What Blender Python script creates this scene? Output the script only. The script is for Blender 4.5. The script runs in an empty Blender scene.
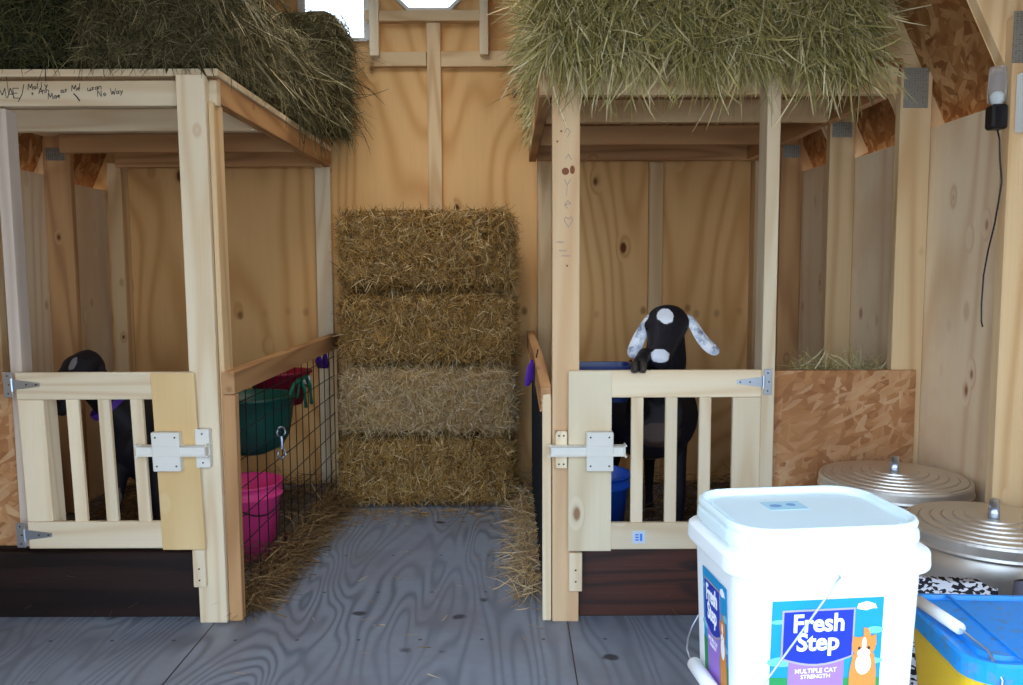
import bpy, bmesh, math, random
import numpy as np
from mathutils import Vector, Matrix, noise as mnoise

random.seed(7); rng = np.random.default_rng(7)
S = bpy.context.scene
COL = S.collection
R = math.radians

# ------------------------------------------------------------ camera
CH, PITCH, ROLL, FPX = 1.21, R(4.96), R(0.22), 830.0
cam_d = bpy.data.cameras.new('camera'); cam = bpy.data.objects.new('camera', cam_d); COL.objects.link(cam)
cam_d.sensor_width = 36; cam_d.lens = FPX / 1023 * 36; cam_d.clip_start = 0.02
cam.matrix_world = Matrix.Translation((0, 0, CH)) @ Matrix.Rotation(math.pi/2 - PITCH, 4, 'X') @ Matrix.Rotation(-ROLL, 4, 'Z')
S.camera = cam

# ------------------------------------------------------------ sky, lights, exposure
world = bpy.data.worlds.new('sky'); S.world = world; world.use_nodes = True
wn = world.node_tree.nodes; wl = world.node_tree.links
bg = wn['Background']
wtc = wn.new('ShaderNodeTexCoord'); wsp = wn.new('ShaderNodeSeparateXYZ'); wr = wn.new('ShaderNodeValToRGB')
wl.new(wtc.outputs['Generated'], wsp.inputs[0]); wl.new(wsp.outputs['Z'], wr.inputs[0]); wl.new(wr.outputs[0], bg.inputs['Color'])
wr.color_ramp.elements[0].color = (0.76, 0.88, 1.0, 1); wr.color_ramp.elements[0].position = 0.0
wr.color_ramp.elements[1].color = (0.45, 0.66, 1.0, 1); wr.color_ramp.elements[1].position = 0.75
bg.inputs['Strength'].default_value = 5.3
S.view_settings.view_transform = 'Standard'; S.view_settings.look = 'None'
S.view_settings.gamma = 1; S.view_settings.exposure = 0.0
S.view_settings.use_curve_mapping = False
S.cycles.use_denoising = True
S.cycles.max_bounces = 8; S.cycles.diffuse_bounces = 5
S.cycles.sample_clamp_indirect = 6

def area(name, loc, rot, sx, sy, power, color, portal=False):
    l = bpy.data.lights.new(name, 'AREA'); l.shape = 'RECTANGLE'; l.size = sx; l.size_y = sy
    l.energy = power; l.color = color
    if portal: l.cycles.is_portal = True
    o = bpy.data.objects.new(name, l); COL.objects.link(o); o.location = loc; o.rotation_euler = rot
    return o
# the doorway behind the viewer lets the sky in; an added warm lamp under the roof brightens the upper back wall
area('doorway_portal', (0.05, 0.22, 1.05), (R(90), 0, 0), 2.7, 2.3, 1, (1, 1, 1), True)
area('added_warm_fill', (-0.42, 3.35, 2.93), (R(-14), 0, 0), 0.6, 0.8, 16, (1.0, 0.86, 0.66))
sun = bpy.data.lights.new('sun', 'SUN'); sun.energy = 2.0; sun.angle = R(0.6); sun.color = (1, 0.95, 0.86)
so = bpy.data.objects.new('sun', sun); COL.objects.link(so); so.rotation_euler = (R(-38), R(28), 0)

# ------------------------------------------------------------ materials
def lin(h):
    h = h.lstrip('#'); v = [int(h[i:i+2], 16)/255 for i in (0, 2, 4)]
    return tuple((c/12.92 if c <= 0.04045 else ((c+0.055)/1.055)**2.4) for c in v) + (1,)

class NT:
    def __init__(s, name, rough=0.7, metal=0.0, spec=0.3):
        s.m = bpy.data.materials.new(name); s.m.use_nodes = True
        s.n = s.m.node_tree.nodes; s.l = s.m.node_tree.links; s.b = s.n['Principled BSDF']
        s.b.inputs['Roughness'].default_value = rough; s.b.inputs['Metallic'].default_value = metal
        s.b.inputs['Specular IOR Level'].default_value = spec
    def new(s, t, **k):
        n = s.n.new(t)
        for a, v in k.items(): setattr(n, a, v)
        return n
    def put(s, sock, v):
        if hasattr(v, 'links') or hasattr(v, 'is_output'): s.l.new(v, sock)
        else: sock.default_value = v
    def math(s, op, a, b=None, c=None, clamp=False):
        n = s.new('ShaderNodeMath', operation=op, use_clamp=clamp)
        s.put(n.inputs[0], a)
        if b is not None: s.put(n.inputs[1], b)
        if c is not None: s.put(n.inputs[2], c)
        return n.outputs[0]
    def coords(s, scale, rnd=True, kind='Object'):
        tc = s.new('ShaderNodeTexCoord'); v = tc.outputs[kind]
        if rnd:
            oi = s.new('ShaderNodeObjectInfo')
            cb = s.new('ShaderNodeVectorMath', operation='SCALE'); cb.inputs[0].default_value = (13.1, 7.7, 19.3)
            s.l.new(oi.outputs['Random'], cb.inputs['Scale'])
            ad = s.new('ShaderNodeVectorMath', operation='ADD'); s.l.new(v, ad.inputs[0]); s.l.new(cb.outputs[0], ad.inputs[1]); v = ad.outputs[0]
        mp = s.new('ShaderNodeMapping'); mp.inputs['Scale'].default_value = scale; s.l.new(v, mp.inputs['Vector'])
        return mp.outputs[0]
    def noise(s, vec, scale, detail=3, rough=0.5, dist=0.0):
        n = s.new('ShaderNodeTexNoise'); s.l.new(vec, n.inputs['Vector'])
        n.inputs['Scale'].default_value = scale; n.inputs['Detail'].default_value = detail
        n.inputs['Roughness'].default_value = rough; n.inputs['Distortion'].default_value = dist
        return n.outputs['Fac']
    def vor(s, vec, scale, out='Distance', feature='F1', rand=1.0):
        n = s.new('ShaderNodeTexVoronoi', feature=feature); s.l.new(vec, n.inputs['Vector'])
        n.inputs['Scale'].default_value = scale; n.inputs['Randomness'].default_value = rand
        return n
    def ramp(s, fac, stops, interp='LINEAR'):
        n = s.new('ShaderNodeValToRGB'); cr = n.color_ramp; cr.interpolation = interp
        while len(cr.elements) < len(stops): cr.elements.new(0.5)
        for e, (p, c) in zip(cr.elements, stops):
            e.position = p; e.color = c if not isinstance(c, (int, float)) else (c, c, c, 1)
        s.l.new(fac, n.inputs[0]); return n.outputs[0]
    def mix(s, f, a, b, mode='MIX'):
        n = s.new('ShaderNodeMix', data_type='RGBA', blend_type=mode)
        s.put(n.inputs[0], f); s.put(n.inputs[6], a); s.put(n.inputs[7], b)
        return n.outputs[2]
    def color(s, v): s.put(s.b.inputs['Base Color'], v); return s
    def bump(s, h, strength=0.3, dist=0.01):
        n = s.new('ShaderNodeBump'); n.inputs['Strength'].default_value = strength; n.inputs['Distance'].default_value = dist
        s.l.new(h, n.inputs['Height']); s.l.new(n.outputs[0], s.b.inputs['Normal'])

def plain(name, hexc, rough=0.5, metal=0.0, spec=0.4, trans=0.0):
    t = NT(name, rough, metal, spec); t.color(lin(hexc))
    if trans: t.b.inputs['Transmission Weight'].default_value = trans
    return t.m

AX = {'x': 0, 'y': 1, 'z': 2}
def wood(name, ax, light, dark, knot='#5a3018', rings=22, across=9.0, along=1.1, contrast=0.55, knots=0.16, blot=None, rough=0.72, knot_scale=(7, 2.2), var=0.12, spec=0.2, row=None):
    """softwood: contour-line grain stretched along one axis, scattered knots"""
    t = NT(name, rough, 0, spec)
    sc = [across]*3; sc[AX[ax]] = along
    v = t.coords(tuple(sc))
    n = t.noise(v, 0.55, 1.5, 0.4, 0.25)
    ks = [knot_scale[0]]*3; ks[AX[ax]] = knot_scale[1]
    kv = t.coords(tuple(ks)); vo = t.vor(kv, 1.0)
    seprnd = t.new('ShaderNodeSeparateColor'); t.l.new(vo.outputs['Color'], seprnd.inputs[0])
    isk = t.math('LESS_THAN', seprnd.outputs[0], knots)
    kd = t.math('MULTIPLY', t.math('SUBTRACT', 1.0, t.math('MULTIPLY', vo.outputs['Distance'], 3.2, clamp=True), clamp=True), isk)
    ph = t.math('MULTIPLY_ADD', n, rings*6.28, t.math('MULTIPLY', kd, 9.0))
    sn = t.math('MULTIPLY_ADD', t.math('SINE', ph), 0.5, 0.5)
    sn = t.math('POWER', sn, 2.2)
    sf = [across*14]*3; sf[AX[ax]] = along*3
    fine = t.noise(t.coords(tuple(sf)), 1.0, 3, 0.6)
    base = t.mix(t.math('MULTIPLY', sn, contrast), lin(light), lin(dark))
    base = t.mix(t.math('MULTIPLY', fine, 0.25), base, lin(dark))
    core = t.ramp(kd, [(0.0, 0.0), (0.55, 0.15), (0.72, 1.0)])
    base = t.mix(core, base, lin(knot))
    if row:
        tcr = t.new('ShaderNodeTexCoord'); spr = t.new('ShaderNodeSeparateXYZ'); t.l.new(tcr.outputs['Object'], spr.inputs[0])
        vr = t.new('ShaderNodeTexVoronoi', voronoi_dimensions='1D'); vr.inputs['Scale'].default_value = 1.0; vr.inputs['Randomness'].default_value = 0.9
        t.l.new(t.math('MULTIPLY', t.math('ADD', spr.outputs[0], spr.outputs[1]), 9.0), vr.inputs['W'])
        sr = t.new('ShaderNodeSeparateColor'); t.l.new(vr.outputs['Color'], sr.inputs[0])
        dz = t.math('MULTIPLY', t.math('SUBTRACT', spr.outputs[2], t.math('MULTIPLY_ADD', sr.outputs[0], 0.05, row-0.025)), 6.5)
        dr = t.math('SQRT', t.math('ADD', t.math('POWER', vr.outputs['Distance'], 2.0), t.math('POWER', t.math('ABSOLUTE', dz), 2.0)))
        base = t.mix(t.math('MULTIPLY', t.ramp(dr, [(0.08, 0.65), (0.20, 0.0)]), t.ramp(sr.outputs[1], [(0.3, 0.0), (0.8, 1.0)])), base, lin(knot))
    if blot:
        bn = t.noise(t.coords((2.2, 2.2, 2.2)), 1.0, 4, 0.6)
        base = t.mix(t.ramp(bn, [(0.45, 0.0), (0.7, 0.75)]), base, lin(blot))
    oi = t.new('ShaderNodeObjectInfo')
    hv = t.new('ShaderNodeHueSaturation'); t.l.new(base, hv.inputs['Color'])
    t.l.new(t.math('MULTIPLY_ADD', oi.outputs['Random'], var*2, 1.0-var), hv.inputs['Value'])
    t.color(hv.outputs[0]); t.bump(fine, 0.15, 0.004)
    return t.m

M = {}
for a in 'xyz':
    M['pine_'+a] = wood('pale_pine_'+a, a, '#eddec0', '#d4b488', along=0.7, rings=9, contrast=0.5, knots=0.10, knot_scale=(13, 8), knot='#9a7450')
    M['stud_'+a] = wood('framing_pine_'+a, a, '#e6c99c', '#c09260', along=0.7, rings=9, contrast=0.55, knots=0.12, knot_scale=(13, 8), knot='#7a4724')
    M['brown_'+a] = wood('brown_pine_'+a, a, '#cca070', '#966742', along=0.7, rings=9, contrast=0.55, knots=0.12, knot_scale=(13, 8), knot='#6a4024')
M['weathered'] = wood('weathered_pine', 'z', '#d6c8b8', '#a8958a', along=0.8, rings=8, contrast=0.4)
M['ply_warm'] = wood('warm_plywood', 'z', '#efc284', '#c98d4c', knot='#6b3a18', rings=15, across=3.2, along=0.8, contrast=0.55, knots=0.16, knot_scale=(6.5, 3.6), var=0.02, row=0.98)
M['ply_side'] = wood('side_plywood', 'z', '#fdeccb', '#dcb88c', knot='#a86a4c', rings=18, across=3.0, along=0.38, contrast=0.55, knots=0.30, knot_scale=(10, 5.5), blot='#eacba6', var=0.03, row=1.03)
M['ply_board'] = wood('gate_plywood', 'z', '#ecd09a', '#c99a5c', rings=12, across=4.5, along=0.6, contrast=0.35, knots=0.22, knot_scale=(9, 5), var=0.02)
M['ply_board_pale'] = wood('pale_gate_plywood', 'z', '#efe2c4', '#cdb48c', knot='#a07c5c', rings=14, across=5.0, along=0.6, contrast=0.55, knots=0.22, knot_scale=(10, 5), var=0.02)
M['stain'] = wood('dark_stained_board', 'x', '#4c2416', '#22100c', knot='#120a08', rings=9, across=8, along=0.6, contrast=0.8, rough=0.45, spec=0.5)
M['stain_black'] = wood('blackened_board', 'x', '#2b1a16', '#100a0a', knot='#0a0606', rings=9, across=8, along=0.6, contrast=0.8, rough=0.4, spec=0.5)

def mk_floor():
    t = NT('weathered_floor_plywood', 0.6, 0, 0.35)
    v = t.coords((3.4, 0.62, 1), False)
    n = t.noise(v, 0.9, 2.0, 0.45, 0.35)
    s = t.math('POWER', t.math('MULTIPLY_ADD', t.math('SINE', t.math('MULTIPLY', n, 150)), 0.5, 0.5), 2.0)
    s = t.math('MULTIPLY', s, t.ramp(t.noise(t.coords((1.3, 0.9, 1), False), 1.0, 2), [(0.35, 0.35), (0.6, 1.0)]))
    base = t.mix(s, lin('#929eae'), lin('#626c7a'))
    bn = t.noise(t.coords((1, 1, 1), False), 2.4, 4, 0.6)
    base = t.mix(t.ramp(bn, [(0.42, 0.0), (0.66, 0.65)]), base, lin('#7f8088'))
    base = t.mix(t.math('MULTIPLY', t.noise(t.coords((30, 30, 1), False), 1.0, 3), 0.35), base, lin('#6c727e'))
    # dark knots and plugged spots
    vo = t.vor(t.coords((3.6, 4.4, 0.01), False), 1.0); sc = t.new('ShaderNodeSeparateColor'); t.l.new(vo.outputs['Color'], sc.inputs[0])
    k = t.math('MULTIPLY', t.math('LESS_THAN', sc.outputs[1], 0.75), t.ramp(t.math('ADD', vo.outputs['Distance'], t.math('MULTIPLY_ADD', t.noise(t.coords((26, 26, 1), False), 1.0, 2), 0.12, -0.06)), [(0.07, 1.0), (0.115, 0.0)]))
    base = t.mix(t.math('MULTIPLY', k, 0.85), base, lin('#2c2a30'))
    # screw heads in rows over the joists
    sp = t.new('ShaderNodeSeparateXYZ'); tc = t.new('ShaderNodeTexCoord'); t.l.new(tc.outputs['Object'], sp.inputs[0])
    fx = t.math('ABSOLUTE', t.math('SUBTRACT', t.math('FRACT', t.math('MULTIPLY', sp.outputs[0], 1/0.203)), 0.5))
    fy = t.math('ABSOLUTE', t.math('SUBTRACT', t.math('FRACT', t.math('MULTIPLY', sp.outputs[1], 1/0.406)), 0.5))
    dd = t.math('ADD', t.math('POWER', t.math('MULTIPLY', fx, 0.203), 2.0), t.math('POWER', t.math('MULTIPLY', fy, 0.406), 2.0))
    base = t.mix(t.math('MULTIPLY', t.math('LESS_THAN', dd, 0.000045), 0.7), base, lin('#2a2624'))
    t.color(base); t.bump(s, 0.2, 0.003)
    return t.m
M['floor'] = mk_floor()

def mk_osb(name, c1, c2, c3, ax='xz'):
    t = NT(name, 0.75, 0, 0.2)
    tc = t.coords((1, 1, 1), True)
    cols = []
    ang = [0.2, 1.3, -0.7]
    base = None
    for i, (a, sc) in enumerate(((0.15, 1.0), (0.9, 1.1), (-0.6, 1.25), (1.45, 1.1), (0.45, 1.4))):
        mp = t.new('ShaderNodeMapping'); mp.vector_type = 'POINT'
        rt = t.new('ShaderNodeVectorRotate', rotation_type='Y_AXIS' if ax == 'xz' else 'X_AXIS'); rt.inputs['Angle'].default_value = a; t.l.new(tc, rt.inputs['Vector'])
        t.l.new(rt.outputs[0], mp.inputs['Vector'])
        mp.inputs['Scale'].default_value = (9*sc, 4, 34*sc) if ax == 'xz' else (4, 9*sc, 34*sc)
        wv = t.noise(mp.outputs[0], 0.8, 2)
        vo = t.vor(mp.outputs[0], 1.0)
        sp = t.new('ShaderNodeSeparateColor'); t.l.new(vo.outputs['Color'], sp.inputs[0])
        c = t.ramp(sp.outputs[0], [(0.0, lin(c1)), (0.35, lin(c2)), (0.6, lin(c3)), (0.8, lin(c2)), (1.0, lin(c1))])
        c = t.mix(t.ramp(wv, [(0.4, 0.0), (0.7, 0.35)]), c, lin(c1))
        if base is None: base = c
        else: base = t.mix(t.math('MULTIPLY', t.math('GREATER_THAN', sp.outputs[1], 0.66), 0.85), base, c)
    nn = t.noise(t.coords((3, 3, 3), True), 1.0, 3)
    base = t.mix(t.ramp(nn, [(0.4, 0.0), (0.75, 0.5)]), base, lin(c1))
    t.color(base); return t.m
M['osb_panel'] = mk_osb('strand_board', '#94623e', '#bd8858', '#d4ae84')
M['osb_roof'] = mk_osb('roof_strand_board', '#86552e', '#b07c48', '#d2a672', 'yz')

def straw_mat(name, cols, spec=0.3):
    t = NT(name, 0.65, 0, spec)
    g = t.new('ShaderNodeNewGeometry')
    k = len(cols)
    c = t.ramp(g.outputs['Random Per Island'], [(i/(k-1), lin(h)) for i, h in enumerate(cols)])
    t.color(c); return t.m
def core_mat(name, c1, c2, c3):
    t = NT(name, 0.9, 0, 0.1)
    n = t.noise(t.coords((40, 40, 22)), 1.0, 4, 0.7)
    c = t.ramp(n, [(0.3, lin(c1)), (0.5, lin(c2)), (0.7, lin(c3))])
    t.color(c); t.bump(n, 0.8, 0.02); return t.m
STRAW = (core_mat('straw_core', '#3a2a18', '#745733', '#9c7c4e'), straw_mat('straw_stalks', ['#583e20', '#966e32', '#c69c56', '#a27a3a', '#dfbc7e', '#6a4c28', '#f4dba8']))
STRAW_PALE = (core_mat('pale_straw_core', '#5e4a2c', '#a88a5a', '#c8ac7c'), straw_mat('pale_straw_stalks', ['#8e6f42', '#bf9d68', '#dcc292', '#ac8c58', '#ead4aa', '#96764a', '#f6e6c8']))
STRAW_DIRTY = (STRAW[0], straw_mat('dirty_straw_stalks', ['#3e2c1a', '#5c432a', '#84653c', '#6a4e30', '#a88a5c', '#4a3420']))
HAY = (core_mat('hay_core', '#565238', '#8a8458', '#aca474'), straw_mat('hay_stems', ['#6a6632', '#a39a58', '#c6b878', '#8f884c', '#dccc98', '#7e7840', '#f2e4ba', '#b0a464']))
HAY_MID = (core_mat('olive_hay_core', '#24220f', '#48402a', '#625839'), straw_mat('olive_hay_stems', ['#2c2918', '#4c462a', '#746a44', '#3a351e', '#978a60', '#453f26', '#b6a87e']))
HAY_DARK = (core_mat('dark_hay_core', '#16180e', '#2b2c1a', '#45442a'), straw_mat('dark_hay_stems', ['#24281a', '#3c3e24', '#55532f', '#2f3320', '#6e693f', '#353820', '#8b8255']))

M['galv'] = NT('galvanised_steel', 0.42, 0.85).color(lin('#dcd6cc')).m
M['zinc'] = NT('zinc_hardware', 0.3, 0.9).color(lin('#b8c4d4')).m
def mk_plate():
    t = NT('toothed_nail_plate', 0.5, 0.7)
    vo = t.vor(t.coords((110, 110, 170), False), 1.0, rand=0.2)
    t.color(t.ramp(vo.outputs['Distance'], [(0.2, lin('#56564f')), (0.45, lin('#a4a49c'))])); return t.m
M['plate'] = mk_plate()
M['wire'] = plain('dark_wire', '#2a2a2c', 0.5, 0.6)
M['white_plastic'] = plain('white_plastic', '#f2f6f6', 0.35)
M['white_paint'] = plain('white_painted_wood', '#e6e4da', 0.6)
M['black_plastic'] = plain('black_plastic', '#0d0e12', 0.35)
M['black_rubber'] = plain('black_mat', '#15151c', 0.7)
M['pink'] = plain('pink_plastic', '#fa4a98', 0.4)
M['green'] = plain('dark_green_plastic', '#0f5148', 0.4)
M['green_strap'] = plain('green_webbing', '#1f7a5c', 0.6)
M['blue'] = plain('blue_plastic', '#1c55c8', 0.35)
M['navy'] = plain('navy_plastic', '#16306e', 0.35)
M['maroon'] = plain('maroon_plastic', '#8c1230', 0.45)
M['purple'] = plain('purple_webbing', '#5a2ba8', 0.6)
M['cyan_lid'] = plain('blue_lid_plastic', '#1690e6', 0.3)
M['yellow'] = plain('yellow_plastic', '#e9c62a', 0.35)
M['cyan_face'] = plain('bright_blue_paint', '#2f86ee', 0.5)
M['screw'] = plain('screw_heads', '#4c463c', 0.5, 0.5)
M['ink'] = plain('marker_ink', '#3a342e', 0.8)
M['ink_faint'] = plain('faint_ink', '#8f8190', 0.8)
M['clear'] = NT('clear_plastic', 0.08, 0, 0.5).m
bb = M['clear'].node_tree.nodes['Principled BSDF']; bb.inputs['Roughness'].default_value = 0.25; bb.inputs['Transmission Weight'].default_value = 0.85; bb.inputs['Base Color'].default_value = lin('#eef4f6'); bb.inputs['IOR'].default_value = 1.2
M['glass'] = NT('window_glass', 0.02, 0, 0.5).m
gb = M['glass'].node_tree.nodes['Principled BSDF']; gb.inputs['Transmission Weight'].default_value = 1.0; gb.inputs['IOR'].default_value = 1.05; gb.inputs['Base Color'].default_value = (1, 1, 1, 1)
M['paper_sticker'] = plain('pale_paper', '#cfdcea', 0.6)
M['soil'] = NT('gravel_ground', 0.9).m
_t = NT('pale_gravel', 0.9); _t.color(_t.ramp(_t.noise(_t.coords((20, 20, 20), False), 1, 4), [(0.3, lin('#8f8a80')), (0.7, lin('#b9b3a6'))])); M['soil'] = _t.m

# ------------------------------------------------------------ helpers
def link(o): COL.objects.link(o); return o
def thing(name, label, cat, loc=(0, 0, 0), group=None, rz=0):
    o = link(bpy.data.objects.new(name, None)); o.empty_display_size = 0.05; o.location = loc; o.rotation_euler[2] = rz
    o['label'] = label; o['category'] = cat
    if group: o['group'] = group
    return o
def tag(o, label=None, cat=None, group=None, kind=None):
    for k, v in (('label', label), ('category', cat), ('group', group), ('kind', kind)):
        if v: o[k] = v
    return o
def origin(o):
    p = Vector((0, 0, 0))
    while o: p += Vector(o.location); o = o.parent
    return p
def obj(name, bm, mats, parent=None, at=None, smooth=False, world_coords=True):
    """bm holds world coordinates; the object gets its origin at its parent's (or at 'at')"""
    me = bpy.data.meshes.new(name)
    if smooth:
        for f in bm.faces: f.smooth = True
    if world_coords:
        o0 = origin(parent) if parent else Vector(at or (0, 0, 0))
        bmesh.ops.translate(bm, verts=bm.verts, vec=-o0)
    bmesh.ops.recalc_face_normals(bm, faces=bm.faces)
    bm.to_mesh(me); bm.free()
    for m in (mats if isinstance(mats, (list, tuple)) else [mats]): me.materials.append(m)
    o = link(bpy.data.objects.new(name, me))
    if parent: o.parent = parent
    elif at: o.location = at
    return o
def add_box(bm, x0, x1, y0, y1, z0, z1, bev=0.0025, mat=None, mi=0):
    r = bmesh.ops.create_cube(bm, size=1.0)
    vs = r['verts']
    for v in vs:
        v.co = Vector(((x0+x1)/2 + v.co.x*(x1-x0), (y0+y1)/2 + v.co.y*(y1-y0), (z0+z1)/2 + v.co.z*(z1-z0)))
        if mat is not None: v.co = mat @ v.co
    fs = {f for v in vs for f in v.link_faces}
    for f in fs: f.material_index = mi
    if bev > 0:
        es = list({e for v in vs for e in v.link_edges})
        bmesh.ops.bevel(bm, geom=es, offset=min(bev, 0.3*min(abs(x1-x0), abs(y1-y0), abs(z1-z0))), segments=1, affect='EDGES')
    return bm
def box(name, b, mat, parent=None, bev=0.0025, at=None, m=None):
    return obj(name, add_box(bmesh.new(), *b, bev=bev, mat=m), mat, parent, at)
def beam_between(bm, a, b, w, h, bev=0.002):
    """rectangular bar from a to b, w across (horizontal), h in the other direction"""
    a, b = Vector(a), Vector(b); d = (b-a); L = d.length; d.normalize()
    up = Vector((0, 0, 1)) if abs(d.z) < 0.95 else Vector((0, 1, 0))
    s = d.cross(up).normalized(); u = s.cross(d)
    m = Matrix((( d.x, s.x, u.x, (a.x+b.x)/2), (d.y, s.y, u.y, (a.y+b.y)/2), (d.z, s.z, u.z, (a.z+b.z)/2), (0, 0, 0, 1)))
    return add_box(bm, -L/2, L/2, -w/2, w/2, -h/2, h/2, bev, m)
def loft(bm, secs, n=16, side=None, mi=0):
    """closed tube through (point, a, b): a across 'side', b across the other"""
    pts = [Vector(s[0]) for s in secs]; rings = []
    for i, (p, a, b) in enumerate(secs):
        d = (pts[min(i+1, len(pts)-1)] - pts[max(i-1, 0)]).normalized()
        sd = Vector(side) if side else (Vector((0, 0, 1)) if abs(d.z) < 0.9 else Vector((1, 0, 0)))
        s = (sd - d*sd.dot(d)).normalized(); u = d.cross(s)
        rings.append([bm.verts.new(pts[i] + s*a*math.cos(2*math.pi*k/n) + u*b*math.sin(2*math.pi*k/n)) for k in range(n)])
    for r0, r1 in zip(rings, rings[1:]):
        for k in range(n): f = bm.faces.new((r0[k], r0[(k+1) % n], r1[(k+1) % n], r1[k])); f.material_index = mi
    for r, s in ((rings[0], -1), (rings[-1], 1)):
        f = bm.faces.new(r); f.material_index = mi
    return bm
def tube(bm, pts, r, n=8): return loft(bm, [(p, r, r) for p in pts], n)
def lathe(bm, prof, c, n=40, sx=1, sy=1, close=False, mi=0):
    rings = []
    for r, z in prof:
        rings.append([bm.verts.new((c[0]+r*sx*math.cos(2*math.pi*k/n), c[1]+r*sy*math.sin(2*math.pi*k/n), c[2]+z)) for k in range(n)])
    for r0, r1 in zip(rings, rings[1:]):
        for k in range(n): bm.faces.new((r0[k], r0[(k+1) % n], r1[(k+1) % n], r1[k])).material_index = mi
    for r, (rr, _) in ((rings[0], prof[0]), (rings[-1], prof[-1])):
        if rr > 1e-5: bm.faces.new(r).material_index = mi
    return bm
def rrect(w, d, r, n=7):
    pts = []
    for cx, cy, a0 in ((w/2-r, d/2-r, 0), (-w/2+r, d/2-r, 90), (-w/2+r, -d/2+r, 180), (w/2-r, -d/2+r, 270)):
        for k in range(n): a = R(a0 + 90*k/(n-1)); pts.append((cx+r*math.cos(a), cy+r*math.sin(a)))
    return pts
def rloft(bm, prof, mi=0):
    """prof: list of (w, d, r, z), local coordinates, capped"""
    rings = [[bm.verts.new((x, y, z)) for x, y in rrect(w, d, r)] for w, d, r, z in prof]
    n = len(rings[0])
    for r0, r1 in zip(rings, rings[1:]):
        for k in range(n): bm.faces.new((r0[k], r0[(k+1) % n], r1[(k+1) % n], r1[k])).material_index = mi
    bm.faces.new(rings[0]); bm.faces.new(rings[-1]); return bm
def poly_plate(bm, pts, y, t=0.0004):
    """flat plate in the xz plane facing -y"""
    a = [bm.verts.new((x, y, z)) for x, z in pts]; b = [bm.verts.new((x, y+t, z)) for x, z in pts]
    bm.faces.new(a); bm.faces.new(b[::-1]); n = len(pts)
    for k in range(n): bm.faces.new((a[k], b[k], b[(k+1) % n], a[(k+1) % n]))
    return bm
def ell(cx, cz, rx, rz, n=20, rot=0):
    out = []
    for k in range(n):
        a = 2*math.pi*k/n; x, z = rx*math.cos(a), rz*math.sin(a)
        out.append((cx+x*math.cos(rot)-z*math.sin(rot), cz+x*math.sin(rot)+z*math.cos(rot)))
    return out
def text_mesh(name, body, size, mat, parent, loc, rot, bold=0.0, extrude=0.0003, sx=1.0, spacing=1.0):
    cu = bpy.data.curves.new(name, 'FONT'); cu.body = body; cu.size = size; cu.offset = bold; cu.extrude = extrude
    cu.align_x = 'CENTER'; cu.align_y = 'CENTER'; cu.space_character = spacing; cu.resolution_u = 3
    tmp = link(bpy.data.objects.new(name+'_curve', cu)); bpy.context.view_layer.update()
    me = bpy.data.meshes.new_from_object(tmp.evaluated_get(bpy.context.evaluated_depsgraph_get()))
    bpy.data.objects.remove(tmp); me.materials.clear(); me.materials.append(mat)
    o = link(bpy.data.objects.new(name, me)); o.parent = parent; o.location = loc; o.rotation_euler = rot; o.scale = (sx, 1, 1)
    return o

# ---------------------------------------------- straw
def ribbons(P0, D0, L, W, grav=0.0, curl=0.25, segs=3):
    """numpy ribbons -> verts, faces"""
    n = len(P0)
    D = D0/np.linalg.norm(D0, axis=1)[:, None]
    side = np.cross(D, rng.normal(size=(n, 3))); side /= np.linalg.norm(side, axis=1)[:, None]+1e-9
    bend = rng.normal(size=(n, 3))*curl
    V = np.empty((n, (segs+1)*2, 3))
    p = P0.copy(); d = D.copy()
    for i in range(segs+1):
        w = (W * (1.0 if i < segs else 0.4))[:, None]
        V[:, 2*i] = p - side*w/2; V[:, 2*i+1] = p + side*w/2
        d = d + bend/segs + np.array([0, 0, -grav])/segs
        d /= np.linalg.norm(d, axis=1)[:, None]
        p = p + d*(L/segs)[:, None]
    base = (np.arange(n)*(segs+1)*2)[:, None, None]
    q = np.array([[2*i, 2*i+1, 2*i+3, 2*i+2] for i in range(segs)])[None]
    F = (base + q).reshape(-1, 4)
    return V.reshape(-1, 3), F
def mesh_obj(name, verts, faces, mats, mat_idx=None, at=(0, 0, 0), parent=None):
    me = bpy.data.meshes.new(name)
    nv, nf = len(verts), len(faces)
    me.vertices.add(nv); me.vertices.foreach_set('co', (verts-np.array(at)).astype(np.float32).ravel())
    me.loops.add(nf*4); me.loops.foreach_set('vertex_index', faces.astype(np.int32).ravel())
    me.polygons.add(nf); me.polygons.foreach_set('loop_start', (np.arange(nf)*4).astype(np.int32))
    me.polygons.foreach_set('loop_total', np.full(nf, 4, dtype=np.int32))
    if mat_idx is not None: me.polygons.foreach_set('material_index', mat_idx.astype(np.int32))
    for m in mats: me.materials.append(m)
    me.update(calc_edges=True); me.validate()
    o = link(bpy.data.objects.new(name, me)); o.location = at
    if parent: o.parent = parent
    return o
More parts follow.
